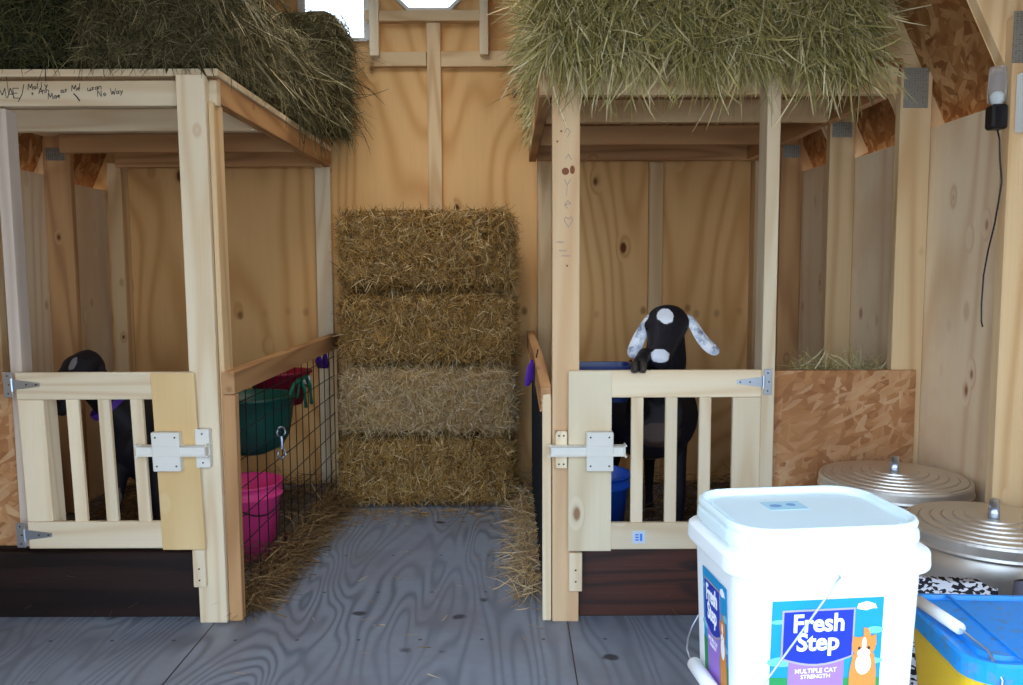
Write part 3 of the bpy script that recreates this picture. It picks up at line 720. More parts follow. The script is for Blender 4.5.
# ============================================================ STRAW STACK
zs = [0.0, 0.372, 0.738, 1.112, 1.528]
labs = ['straw bale on the plywood floor, bottom of the stack at the back', 'palest straw bale, second from the bottom of the stack', 'straw bale with creased flakes, second from the top of the stack', 'topmost straw bale of the stack against the plywood wall']
for k in range(4):
    dx = (-0.012, 0.0, 0.004, 0.0)[k]
    bale('straw_bale', -0.882+dx, 0.022+dx, 4.165, 4.545, zs[k]+0.001, zs[k+1]-0.002, STRAW_PALE if k == 1 else STRAW, 9000, labs[k], 'straw bale',
         'straw bales stacked at the end of the aisle', (0.04, 0.125), (0.0022, 0.0052), 1.3, 0.42, 0.4, (1, 1, 2.2, .05, 1, .2), flakes=(30, 0, 34, 24)[k])

# ============================================================ HAY ON THE LOFTS
zl = 1.882
GL = 'dark hay bales on the left loft'
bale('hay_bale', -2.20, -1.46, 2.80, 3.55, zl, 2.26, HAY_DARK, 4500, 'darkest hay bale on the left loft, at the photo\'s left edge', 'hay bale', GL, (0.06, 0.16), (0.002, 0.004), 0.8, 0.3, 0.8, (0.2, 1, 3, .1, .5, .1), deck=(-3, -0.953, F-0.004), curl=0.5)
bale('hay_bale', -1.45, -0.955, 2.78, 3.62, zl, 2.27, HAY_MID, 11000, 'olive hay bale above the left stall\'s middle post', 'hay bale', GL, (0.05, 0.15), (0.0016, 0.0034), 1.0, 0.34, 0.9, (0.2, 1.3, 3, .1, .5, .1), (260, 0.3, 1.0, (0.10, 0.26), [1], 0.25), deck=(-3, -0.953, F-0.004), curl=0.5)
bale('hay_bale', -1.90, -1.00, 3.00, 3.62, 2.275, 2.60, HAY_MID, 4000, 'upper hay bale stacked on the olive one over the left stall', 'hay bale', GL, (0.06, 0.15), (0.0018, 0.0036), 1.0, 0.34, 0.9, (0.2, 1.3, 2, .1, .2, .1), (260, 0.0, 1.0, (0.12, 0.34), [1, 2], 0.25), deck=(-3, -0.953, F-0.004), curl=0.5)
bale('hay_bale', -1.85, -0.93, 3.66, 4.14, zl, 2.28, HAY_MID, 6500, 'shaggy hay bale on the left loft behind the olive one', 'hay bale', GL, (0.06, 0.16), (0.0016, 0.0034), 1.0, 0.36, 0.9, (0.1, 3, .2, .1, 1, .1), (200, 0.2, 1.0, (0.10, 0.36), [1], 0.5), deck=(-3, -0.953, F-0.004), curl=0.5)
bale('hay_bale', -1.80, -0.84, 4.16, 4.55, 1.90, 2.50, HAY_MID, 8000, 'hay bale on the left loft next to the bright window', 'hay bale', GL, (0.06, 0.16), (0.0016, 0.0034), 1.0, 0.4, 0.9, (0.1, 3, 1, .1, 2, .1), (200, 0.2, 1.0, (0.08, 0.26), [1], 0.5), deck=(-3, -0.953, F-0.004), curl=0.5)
GRP = 'green hay bales on the right loft'
zr = 1.907
for k, (a, b, la_) in enumerate(((0.095, 0.475, 'shaggy green hay bale over the right stall\'s left post, nearest the aisle'), (0.48, 0.875, 'shaggy green hay bale in the middle of the right loft'), (0.88, 1.165, 'shaggy green hay bale on the right loft nearest the side wall'))):
    bale('hay_bale', a, b, 2.70+0.015*(k == 1), 3.50, zr, 2.30, HAY, 9500, la_, 'hay bale', GRP, (0.09, 0.24), (0.0022, 0.0048), 1.5, 0.5, 0.9, (1.6 if k == 0 else .1, .3, 3.2, .1, .3, .2),
         (1500, -0.10, 0.95, (0.07, 0.25), [2, 2, 2, 2, 2, 0] if k == 0 else [2], 0.5), deck=(0.098, 1.302, F-0.004), curl=0.7)
bale('hay_bale', 0.12, 0.96, 3.52, 4.0, zr, 2.30, HAY, 4500, 'green hay bale on the right loft behind the one nearest the aisle', 'hay bale', GRP, (0.06, 0.18), (0.0018, 0.0038), 1.4, 0.4, 1.0, (5, .1, .3, .1, .3, .1), (160, -0.05, 1.0, (0.06, 0.16), [0], 0.35), deck=(0.098, 1.302, F-0.004), curl=0.6)
bale('hay_bale', 0.11, 0.95, 4.02, 4.50, zr, 2.30, HAY, 4500, 'green hay bale on the right loft against the back wall', 'hay bale', GRP, (0.06, 0.18), (0.0018, 0.0038), 1.4, 0.4, 1.0, (5, .1, .3, .1, .3, .1), (160, -0.05, 1.0, (0.06, 0.16), [0], 0.35), deck=(0.098, 1.302, F-0.004), curl=0.6)
bale('hay_bale', 0.10, 1.08, 2.76, 3.4, 2.305, 2.62, HAY, 2500, 'green hay bale on top of the other right loft bales', 'hay bale', GRP, (0.07, 0.18), (0.002, 0.004), 1.6, 0.4, 1.0, (1, .1, 2, .1, .3, .1), deck=(0.098, 1.302, F-0.004), curl=0.6)

# loose straw and hay: drifts nobody could count
def drift(name, label, cat, pts_fn, n, mats, length=(0.05, 0.16), at=(0, 0, 0)):
    P, D = pts_fn(n); V, Fq = ribbons(P, D, rng.uniform(*length, n), rng.uniform(0.0016, 0.0036, n), 0.35, 0.35)
    V[:, 2] = np.maximum(V[:, 2], 0.001 + rng.uniform(0, 0.004, len(V)))
    o = mesh_obj(name, V, Fq, [mats[1]], None, at); return tag(o, label, cat, kind='stuff')
def flat_dir(n, up=0.25):
    a = rng.uniform(0, 2*np.pi, n); return np.stack([np.cos(a), np.sin(a), rng.normal(size=n)*up], 1)
def p1(n):
    y = rng.uniform(2.85, 4.4, n); x = -0.90 + np.abs(rng.normal(size=n))*0.035*(0.4+(y-2.8)*0.9) - 0.05
    z = np.abs(rng.normal(size=n))*0.045*np.clip(1-(x+0.95)*4, 0.1, 1)
    return np.stack([x, y, z], 1), flat_dir(n, 0.5)
drift('loose_straw', 'brown loose straw drifted along the foot of the left wire partition', 'straw', p1, 4200, STRAW_DIRTY)
def p2(n):
    y = rng.uniform(2.95, 4.5, n); x = 0.085 - np.abs(rng.normal(size=n))*0.035; z = np.abs(rng.normal(size=n))*0.06*np.clip(1-(0.1-x)*5, 0.1, 1)
    return np.stack([x, y, z], 1), flat_dir(n, 0.5)
drift('loose_straw', 'thin loose hay fallen along the foot of the right partition', 'straw', p2, 1300, STRAW_PALE)
def p3(n): return np.stack([rng.uniform(-0.9, 0.1, n), 4.14-np.abs(rng.normal(size=n))*0.10, np.full(n, 0.003)], 1), flat_dir(n, 0.1)
drift('loose_straw', 'short straw bits on the floor in front of the bale stack', 'straw', p3, 420, STRAW, (0.02, 0.07))
def p4(n): return np.stack([rng.uniform(-0.9, 0.15, n), rng.uniform(2.2, 4.0, n), np.full(n, 0.002)], 1), flat_dir(n, 0.02)
drift('loose_straw', 'single pale straws scattered on the grey aisle floor', 'straw', p4, 60, STRAW_PALE, (0.015, 0.07))
def bed(x0, x1):
    def f(n):
        y = rng.uniform(2.9, 4.5, n); return np.stack([rng.uniform(x0, x1, n), y, 0.02+np.abs(rng.normal(size=n))*0.04], 1), flat_dir(n, 0.4)
    return f
drift('straw_bedding', 'brown straw bedding on the floor of the left stall', 'straw', bed(-2.05, -1.05), 7000, STRAW_DIRTY)
drift('straw_bedding', 'brown straw bedding on the floor of the right stall', 'straw', bed(0.2, 1.25), 7000, STRAW_DIRTY)
def p5(n):
    x = rng.uniform(1.0, 1.33, n); return np.stack([x, rng.uniform(2.85, 2.99, n), rng.uniform(0.80, 0.875, n)], 1), np.stack([rng.normal(size=n), rng.normal(size=n)*0.5, np.abs(rng.normal(size=n))*0.9], 1)
rk = thing('hay_rack', 'wisps of pale hay in a rack behind the strand board panel on the right', 'hay rack', (1.12, 2.86, 0.55))
rb2 = bmesh.new(); add_box(rb2, 0.92, 1.30, 2.832, 2.842, 0.62, 0.84); add_box(rb2, 0.92, 1.30, 3.00, 3.012, 0.62, 0.80); add_box(rb2, 0.92, 1.30, 2.832, 3.012, 0.60, 0.62)
obj('rack', rb2, M['stud_x'], rk)
P, D = p5(500); V, Fq = ribbons(P, D, rng.uniform(0.05, 0.12, 500), rng.uniform(0.001, 0.0024, 500), 0.5, 0.5)
hy = mesh_obj('hay', V-np.array([1.12, 2.86, 0.55]), Fq, [HAY[1]], None, (0, 0, 0), rk); hy['kind'] = 'stuff'

# ============================================================ BUCKETS AND TACK IN THE STALLS
def bucket_bm(c, r0, r1, h, t=0.004, ribs=True, n=40):
    pr = [(r0*0.4, 0), (r0, 0), (r0+(r1-r0)*0.8, h*0.8)]
    if ribs: pr += [(r1+0.006, h*0.82), (r1+0.006, h*0.86), (r1-0.001, h*0.87)]
    pr += [(r1, h*0.97), (r1+0.008, h*0.975), (r1+0.008, h), (r1-t, h), (r0-t, t*1.5), (0.0005, t*1.5)]
    return lathe(bmesh.new(), [(0.0005, 0)]+pr, c, n)
def wire_bail(c, r, z, ang, drop, mat, parent, rad=0.0022):
    bm = bmesh.new(); pts = []
    for k in range(15):
        a = math.pi*k/14; p = Vector((math.cos(a)*r, 0, -math.sin(a)*drop)); p.rotate(Matrix.Rotation(ang, 3, 'Z')); pts.append(Vector(c)+Vector((0, 0, z))+p)
    tube(bm, pts, rad, 6); return obj('handle', bm, mat, parent, smooth=True)
t = thing('bucket', 'bright pink plastic bucket behind the left wire mesh', 'bucket', (-1.13, 3.45, 0.0))
obj('pail', bucket_bm((-1.13, 3.45, 0.012), 0.118, 0.15, 0.315), M['pink'], t, smooth=True)
bm = bmesh.new(); tube(bm, [Vector((-1.13+0.156*math.cos(a), 3.45+0.156*math.sin(a), 0.30-0.09*math.sin((a+1.9)/2.2*math.pi))) for a in np.linspace(-1.9, 0.3, 14)], 0.003, 6); obj('handle', bm, M['wire'], t)
t = thing('hanging_tub', 'dark green plastic tub hanging behind the left wire mesh', 'tub', (-1.15, 3.72, 0.39))
obj('tub', lathe(bmesh.new(), [(r_*1.14, z_) for r_, z_ in [(0.0005, 0), (0.06, 0.004), (0.12, 0.035), (0.148, 0.09), (0.160, 0.17), (0.168, 0.255), (0.178, 0.258), (0.178, 0.268), (0.160, 0.268), (0.15, 0.17), (0.11, 0.045), (0.0005, 0.012)]], (-1.182, 3.72, 0.385), 36), M['green'], t, smooth=True)
bm = bmesh.new()
for dx in (0.0, 0.045): tube(bm, [Vector((-1.02+dx*0.4, 3.72+dx*2.4, 0.62)), Vector((-0.99, 3.75+dx*2.4, 0.70)), Vector((-0.978, 3.80+dx*2.4, 0.715)), Vector((-0.972, 3.86+dx*2.4, 0.66)), Vector((-0.972, 3.88+dx*2.4, 0.57))], 0.009, 8)
obj('strap', bm, M['green_strap'], t, smooth=True)
t = thing('hanging_tub', 'maroon plastic feed tub hanging high behind the green one', 'tub', (-1.2, 4.12, 0.55))
obj('tub', lathe(bmesh.new(), [(0.0005, 0), (0.11, 0.0), (0.15, 0.15), (0.16, 0.155), (0.16, 0.165), (0.145, 0.165), (0.10, 0.01), (0.0005, 0.01)], (-1.16, 4.12, 0.55), 32), M['maroon'], t, smooth=True)
bm = bmesh.new(); add_box(bm, -1.02, -0.985, 4.02, 4.06, 0.66, 0.70, 0.004); obj('tag', bm, M['white_plastic'], t)
bm = bmesh.new(); loft(bm, [((-1.0, 4.30, 0.80), .003, .012), ((-1.01, 4.32, 0.74), .003, .02), ((-1.0, 4.37, 0.70), .004, .03), ((-1.0, 4.42, 0.72), .003, .02), ((-1.0, 4.43, 0.79), .003, .01)], 8)
tag(obj('halter', bm, M['purple'], None, (-1.0, 4.36, 0.72), True), 'purple webbing halter hung at the far end of the left partition', 'halter')
# snap clip on the wire
sc_ = thing('snap_clip', 'silver double-ended snap clip hooked on the left wire mesh', 'clip', (-0.948, 3.33, 0.52))
for zz, s in ((0.560, 1), (0.470, -1)):
    bm = bmesh.new(); tube(bm, [Vector((-0.938+0.013*math.cos(a), 3.33+0.014*math.cos(a), zz+s*0.020*math.sin(a))) for a in np.linspace(-0.9, math.pi+0.9, 12)], 0.0045, 6)
    obj('hook', bm, M['zinc'], sc_, smooth=True)
bm = bmesh.new(); tube(bm, [(-0.938, 3.33, 0.490), (-0.936, 3.33, 0.505), (-0.936, 3.33, 0.525), (-0.938, 3.33, 0.542)], 0.007, 8); obj('shank', bm, M['zinc'], sc_)
# right stall
t = thing('bucket', 'blue plastic bucket behind the pale latch board of the right gate', 'bucket', (0.315, 3.08, 0.0))
obj('pail', bucket_bm((0.315, 3.08, 0.20), 0.10, 0.128, 0.25), M['blue'], t, smooth=True)
bm = bmesh.new(); add_box(bm, 0.22, 0.42, 2.98, 3.18, 0.0, 0.19); obj('stand_block', bm, M['stain'], t)
t = thing('hanging_tub', 'navy blue feed trough hung inside the right gate behind the latch board', 'trough', (0.31, 2.86, 0.66))
tm = Matrix.Translation((0.315, 2.945, 0.655))
bm = rloft(bmesh.new(), [(0.19, 0.10, .03, 0.09), (0.23, 0.14, .035, 0.20), (0.245, 0.155, .035, 0.206), (0.245, 0.155, .035, 0.222), (0.215, 0.13, .03, 0.221), (0.18, 0.09, .03, 0.10)])
bmesh.ops.transform(bm, matrix=tm, verts=bm.verts); obj('trough', bm, M['navy'], t)
bm = bmesh.new(); tube(bm, [(0.104, 3.25, 0.90), (0.09, 3.22, 0.84), (0.085, 3.10, 0.80), (0.082, 2.98, 0.76)], 0.003, 6)
ls = thing('lead_strap', 'purple strap hanging from the right partition rail', 'strap', (0.085, 3.2, 0.7))
obj('cord', bm, M['black_rubber'], ls)
bm = bmesh.new(); loft(bm, [((0.080, 3.22, 0.862), .006, .004), ((0.076, 3.20, 0.83), .02, .005), ((0.070, 3.19, 0.80), .022, .006), ((0.06, 3.18, 0.778), .015, .005), ((0.054, 3.17, 0.768), .006, .003)], 10, (0.8, 0.6, 0)); obj('strap', bm, M['purple'], ls, smooth=True)

# ============================================================ GOATS
def mask_mat(name, base, spots):
    """coat colour with patches: spots = [(centre, radii, colour)] in object space"""
    t = NT(name, 0.62, 0, 0.35)
    tc = t.new('ShaderNodeTexCoord'); nz = t.new('ShaderNodeTexNoise'); nz.inputs['Scale'].default_value = 45; nz.inputs['Detail'].default_value = 2
    t.l.new(tc.outputs['Object'], nz.inputs['Vector'])
    fur = t.noise(t.coords((180, 180, 60), False), 1.0, 2)
    col = t.mix(t.math('MULTIPLY', fur, 0.35), lin(base), lin('#3a3440'))
    for c, r, h in spots:
        sb_ = t.new('ShaderNodeVectorMath', operation='SUBTRACT'); t.l.new(tc.outputs['Object'], sb_.inputs[0]); sb_.inputs[1].default_value = c
        dv = t.new('ShaderNodeVectorMath', operation='DIVIDE'); t.l.new(sb_.outputs[0], dv.inputs[0]); dv.inputs[1].default_value = r
        ln = t.new('ShaderNodeVectorMath', operation='LENGTH'); t.l.new(dv.outputs[0], ln.inputs[0])
        d = t.math('ADD', ln.outputs['Value'], t.math('MULTIPLY_ADD', nz.outputs['Fac'], 0.5, -0.25))
        col = t.mix(t.ramp(d, [(0.9, 1.0), (1.0, 0.0)]), col, lin(h))
    t.color(col); t.bump(fur, 0.4, 0.003)
    return t.m
def ear_mat():
    t = NT('white_roan_ear', 0.6)
    n = t.noise(t.coords((30, 30, 30), False), 1.0, 4, 0.7)
    t.color(t.ramp(n, [(0.34, lin('#707688')), (0.45, lin('#bcc6d6')), (0.58, lin('#f2f6fc'))])); return t.m
M['ear'] = ear_mat(); M['hoof'] = plain('grey_hoof', '#3a332e', 0.5)
M['eye'] = plain('amber_eye', '#5a3c14', 0.15, 0, 0.8); M['eye_black'] = plain('pupil', '#050505', 0.1)
def remeshed(name, bm, mat, parent, vox=0.0075, smooth_it=6):
    o = obj(name, bm, mat, parent)
    rm = o.modifiers.new('remesh', 'REMESH'); rm.mode = 'VOXEL'; rm.voxel_size = vox; rm.use_smooth_shade = True
    sm = o.modifiers.new('smooth', 'SMOOTH'); sm.factor = 0.6; sm.iterations = smooth_it
    return o
def leg_front(bm, sx, sy, top, knee, fet, foot, s=1.0):
    loft(bm, [(top, .062*s, .05*s), ((Vector(top)*0.5+Vector(knee)*0.5), .042*s, .036*s), (knee, .029*s, .028*s), ((Vector(knee)*0.45+Vector(fet)*0.55), .019*s, .018*s), (fet, .023*s, .022*s), (foot, .027*s, .024*s)], 12, (0, 1, 0))

# --- right goat: looking over its gate, one hoof on the rail
gt = thing('goat', 'black goat with white ears and forehead spot leaning over the right gate', 'goat', (0.52, 3.15, 0.02))
B = bmesh.new()
GX = 0.545
# trunk, rump to chest
loft(B, [((GX+0.03, 3.86, 0.60), .05, .06), ((GX+0.03, 3.80, 0.61), .125, .13), ((GX+0.02, 3.62, 0.60), .155, .165), ((GX+0.01, 3.42, 0.60), .165, .18), ((GX+0.005, 3.24, 0.63), .178, .175), ((GX+0.002, 3.10, 0.665), .165, .17), ((GX-0.01, 3.01, 0.69), .10, .12)], 20, (1, 0, 0))
# neck
loft(B, [((GX, 3.14, 0.70), .105, .12), ((GX+0.022, 3.08, 0.80), .088, .10), ((GX+0.028, 3.03, 0.89), .076, .085), ((GX+0.020, 2.99, 0.965), .068, .07), ((GX+0.008, 2.970, 1.01), .05, .05)], 18, (1, 0, 0))
# head: poll to muzzle, tipped forward and down over the rail, leaning to image left
hx = [(0.572, 3.005, 1.000), (0.570, 2.975, 1.032), (0.562, 2.940, 1.024), (0.545, 2.895, 0.993), (0.529, 2.855, 0.957), (0.516, 2.818, 0.926), (0.506, 2.790, 0.906), (0.503, 2.770, 0.893)]
hr = [(.050, .045), (.068, .056), (.077, .068), (.068, .068), (.053, .056), (.044, .045), (.039, .039), (.028, .026)]
loft(B, [(p, a, b) for p, (a, b) in zip(hx, hr)], 20, (1, 0, 0))
loft(B, [((0.540, 2.93, 0.975), .05, .03), ((0.520, 2.86, 0.932), .036, .024), ((0.511, 2.80, 0.894), .028, .014), ((0.506, 2.785, 0.889), .02, .010)], 14, (1, 0, 0))   # jaw
for s in (-1, 1): loft(B, [((0.554+s*0.056, 2.930, 1.030), .012, .012), ((0.550+s*0.066, 2.910, 1.014), .020, .016), ((0.543+s*0.058, 2.888, 0.996), .012, .010)], 10, (0, 0, 1))  # brow
# legs standing
leg_front(B, 0, 0, (GX+0.085, 3.12, 0.60), (GX+0.095, 3.09, 0.345), (GX+0.095, 3.10, 0.12), (GX+0.097, 3.085, 0.075))
for s, yo in ((-1, 0.0), (1, 0.06)):
    loft(B, [((GX+s*0.07+0.02, 3.76+yo, 0.60), .08, .075), ((GX+s*0.085+0.02, 3.70+yo, 0.46), .058, .05), ((GX+s*0.09+0.02, 3.80+yo, 0.30), .028, .027), ((GX+s*0.09+0.02, 3.80+yo, 0.14), .019, .019), ((GX+s*0.09+0.02, 3.78+yo, 0.08), .025, .024)], 12, (0, 1, 0))
# raised foreleg (image left), bent over the rail
loft(B, [((GX-0.06, 3.12, 0.62), .055, .055), ((GX-0.085, 3.00, 0.70), .042, .04), ((GX-0.085, 2.90, 0.80), .032, .032), ((GX-0.083, 2.84, 0.885), .028, .027), ((GX-0.088, 2.785, 0.925), .026, .024), ((GX-0.105, 2.735, 0.915), .024, .022), ((GX-0.118, 2.712, 0.895), .028, .026)], 12, (1, 0, 0))
# tail
loft(B, [((GX+0.03, 3.86, 0.66), .02, .025), ((GX+0.03, 3.93, 0.72), .018, .03), ((GX+0.03, 3.96, 0.78), .008, .012)], 10, (1, 0, 0))
o0 = origin(gt)
rel = lambda p: tuple(Vector(p)-o0)
coat = mask_mat('black_goat_coat', '#08070c', [(rel((0.539, 2.875, 1.046)), (0.030, 0.055, 0.031), '#f2f6fc'), (rel((0.504, 2.765, 0.920)), (0.034, 0.05, 0.024), '#dde2ec'), (rel((0.502, 2.745, 0.890)), (0.018, 0.02, 0.012), '#8a7a80'),
    (rel((GX, 3.0, 0.60)), (0.09, 0.10, 0.05), '#4a3a30'), (rel((GX+0.02, 3.3, 0.45)), (0.08, 0.25, 0.06), '#6b5444')])
body = remeshed('body', B, coat, gt)
def ear(parent, base, pts, name='ear', mat=None, w=1.0):
    bm = bmesh.new()
    secs = [(base, .012*w, .010), (pts[0], .020*w, .007), (pts[1], .026*w, .005), (pts[2], .029*w, .005), (pts[3], .020*w, .004), (pts[4], .006*w, .003)]
    loft(bm, secs, 14, (0.35, -0.9, 0.1)); bmesh.ops.smooth_vert(bm, verts=bm.verts, factor=0.3, use_axis_x=True, use_axis_y=True, use_axis_z=True)
    o = obj(name, bm, mat or M['ear'], parent, smooth=True)
    o.modifiers.new('sub', 'SUBSURF').levels = 1; return o
def ear2(parent, ctr, widths, nrm, mat, name='ear'):
    """a long drooping ear: wide leaf with a slightly folded edge"""
    bm = bmesh.new(); rows = []
    nrm = Vector(nrm).normalized(); C = [Vector(c) for c in ctr]
    for i, (c, w) in enumerate(zip(C, widths)):
        d = (C[min(i+1, len(C)-1)]-C[max(i-1, 0)]).normalized(); s = d.cross(nrm).normalized()
        rows.append([bm.verts.new(c + s*w*u + nrm*(0.35*w*(1-abs(u)*2)**1)*(1 if k < 5 else 0.45)) for k, u in enumerate((-.5, -.3, 0, .3, .5, .3, 0, -.3))])
    for r0, r1 in zip(rows, rows[1:]):
        for k in range(8): bm.faces.new((r0[k], r0[(k+1) % 8], r1[(k+1) % 8], r1[k]))
    bm.faces.new(rows[0]); bm.faces.new(rows[-1])
    o = obj(name, bm, mat, parent, smooth=True); sm = o.modifiers.new('sub', 'SUBSURF'); sm.levels = sm.render_levels = 2; return o
ear2(gt, [(0.516, 2.945, 1.056), (0.494, 2.925, 1.034), (0.466, 2.915, 0.990), (0.444, 2.900, 0.950), (0.430, 2.890, 0.915), (0.428, 2.888, 0.897)], [.030, .044, .050, .056, .056, .026], (-0.35, -0.9, 0.1), M['ear'])
ear2(gt, [(0.624, 2.955, 1.050), (0.645, 2.935, 1.027), (0.663, 2.918, 0.987), (0.686, 2.905, 0.950), (0.716, 2.900, 0.925), (0.738, 2.900, 0.915)], [.030, .046, .050, .056, .056, .026], (0.3, -0.9, 0.15), M['ear'])
for s in (-1, 1):
    bm = bmesh.new(); bmesh.ops.create_uvsphere(bm, u_segments=14, v_segments=10, radius=0.0115, matrix=Matrix.Translation((0.548+s*0.063, 2.893, 1.002)))
    obj('eye', bm, M['eye_black'], gt, smooth=True)
for nm_, c in (('hoof', (GX-0.124, 2.700, 0.888)), ('hoof', (GX+0.099, 3.078, 0.055)), ('hoof', (GX-0.07, 3.77, 0.055)), ('hoof', (GX+0.11, 3.83, 0.055))):
    bm = bmesh.new(); r = 1
    for s in (-1, 1): loft(bm, [((c[0]+s*0.0125, c[1]+0.006, c[2]+0.024), .012, .018), ((c[0]+s*0.0135, c[1]-0.002, c[2]), .0135, .024), ((c[0]+s*0.013, c[1]-0.006, c[2]-0.020), .014, .027)], 12, (1, 0, 0))
    o_ = obj(nm_, bm, M['hoof'], gt, smooth=True); o_.modifiers.new('sub', 'SUBSURF').levels = 1

gt.location.y += 0.035
# --- left goat: standing in the shade behind its gate, purple collar
g2 = thing('goat', 'black goat with a purple collar standing in the shade behind the left gate', 'goat', (-1.5, 3.25, 0.02))
B = bmesh.new(); HX = -1.58
loft(B, [((-1.34, 3.86, 0.53), .05, .06), ((-1.35, 3.80, 0.535), .12, .13), ((-1.37, 3.62, 0.53), .165, .19), ((-1.385, 3.44, 0.52), .175, .21), ((-1.40, 3.28, 0.54), .165, .195), ((-1.43, 3.16, 0.59), .12, .15), ((-1.46, 3.08, 0.61), .07, .09)], 20, (1, 0.2, 0))
loft(B, [((-1.42, 3.18, 0.62), .10, .12), ((-1.47, 3.13, 0.69), .078, .09), ((-1.52, 3.10, 0.76), .065, .075), ((-1.565, 3.085, 0.82), .058, .062)], 18, (1, 0.2, 0))
loft(B, [((-1.565, 3.13, 0.84), .05, .045), ((-1.572, 3.095, 0.865), .066, .058), ((-1.578, 3.055, 0.850), .068, .062), ((-1.584, 3.015, 0.815), .058, .056), ((-1.59, 2.985, 0.775), .045, .045), ((-1.594, 2.96, 0.74), .037, .038), ((-1.597, 2.945, 0.715), .032, .03), ((-1.598, 2.938, 0.70), .02, .016)], 20, (1, 0, 0))
leg_front(B, 0, 0, (-1.47, 3.14, 0.55), (-1.50, 3.10, 0.32), (-1.50, 3.11, 0.12), (-1.50, 3.095, 0.075))
leg_front(B, 0, 0, (-1.36, 3.18, 0.55), (-1.35, 3.15, 0.32), (-1.345, 3.16, 0.12), (-1.345, 3.145, 0.075))
for dx, yo in ((-0.12, 0.0), (0.03, 0.05)):
    loft(B, [((-1.33+dx, 3.74+yo, 0.55), .08, .075), ((-1.33+dx, 3.68+yo, 0.42), .056, .05), ((-1.32+dx, 3.78+yo, 0.28), .028, .027), ((-1.32+dx, 3.78+yo, 0.13), .019, .019), ((-1.32+dx, 3.76+yo, 0.08), .025, .024)], 12, (0, 1, 0))
loft(B, [((-1.34, 3.86, 0.61), .02, .025), ((-1.34, 3.93, 0.67), .018, .03), ((-1.34, 3.96, 0.73), .008, .012)], 10, (1, 0, 0))
o0 = origin(g2); rel = lambda p: tuple(Vector(p)-o0)
coat2 = mask_mat('black_goat_coat_dark', '#09080c', [(rel((-1.575, 3.02, 0.872)), (0.014, 0.05, 0.030), '#7c7678'), (rel((-1.50, 3.075, 0.36)), (0.045, 0.04, 0.06), '#6f6a66')])
remeshed('body', B, coat2, g2)
dark_ear = plain('black_ear', '#14131a', 0.7)
ear2(g2, [(-1.628, 3.075, 0.872), (-1.650, 3.055, 0.845), (-1.666, 3.04, 0.80), (-1.672, 3.03, 0.755), (-1.674, 3.025, 0.71), (-1.674, 3.025, 0.69)], [.022, .036, .044, .050, .044, .018], (-0.35, -0.9, 0.1), dark_ear)
ear2(g2, [(-1.522, 3.075, 0.872), (-1.502, 3.055, 0.845), (-1.488, 3.04, 0.80), (-1.484, 3.03, 0.755), (-1.482, 3.025, 0.71), (-1.482, 3.025, 0.69)], [.022, .036, .044, .050, .044, .018], (0.35, -0.9, 0.1), dark_ear)
for s in (-1, 1):
    bm = bmesh.new(); bmesh.ops.create_uvsphere(bm, u_segments=12, v_segments=8, radius=0.0095, matrix=Matrix.Translation((-1.58+s*0.057, 3.02, 0.83)))
    obj('eye', bm, M['eye_black'], g2, smooth=True)
for c in ((-1.50, 3.088, 0.055), (-1.345, 3.138, 0.055), (-1.44, 3.75, 0.055), (-1.29, 3.80, 0.055)):
    bm = bmesh.new()
    for s in (-1, 1): loft(bm, [((c[0]+s*0.0125, c[1]+0.006, c[2]+0.024), .012, .018), ((c[0]+s*0.0135, c[1]-0.002, c[2]), .0135, .024), ((c[0]+s*0.013, c[1]-0.006, c[2]-0.020), .014, .027)], 12, (1, 0, 0))
    obj('hoof', bm, M['hoof'], g2, smooth=True)
bm = bmesh.new(); cpt = Vector((-1.495, 3.115, 0.725)); nd = Vector((-0.55, -0.38, 0.74)).normalized(); e1 = nd.cross(Vector((0, 0, 1))).normalized(); e2 = nd.cross(e1)
ring = [cpt+e1*0.082*math.cos(a)+e2*0.090*math.sin(a) for a in np.linspace(0, 2*math.pi, 29)]
for a, b in zip(ring, ring[1:]):
    pa = [a-nd*0.012, b-nd*0.012, b+nd*0.012, a+nd*0.012]; out = [(q-cpt).normalized()*0.003 for q in pa]
    v = [bm.verts.new(q) for q in pa]+[bm.verts.new(q+w_) for q, w_ in zip(pa, out)]
    for f_ in ((0, 1, 2, 3), (4, 5, 6, 7), (0, 1, 5, 4), (2, 3, 7, 6)): bm.faces.new([v[i] for i in f_])
obj('collar', bm, M['purple'], g2)

g2.location.x -= 0.02
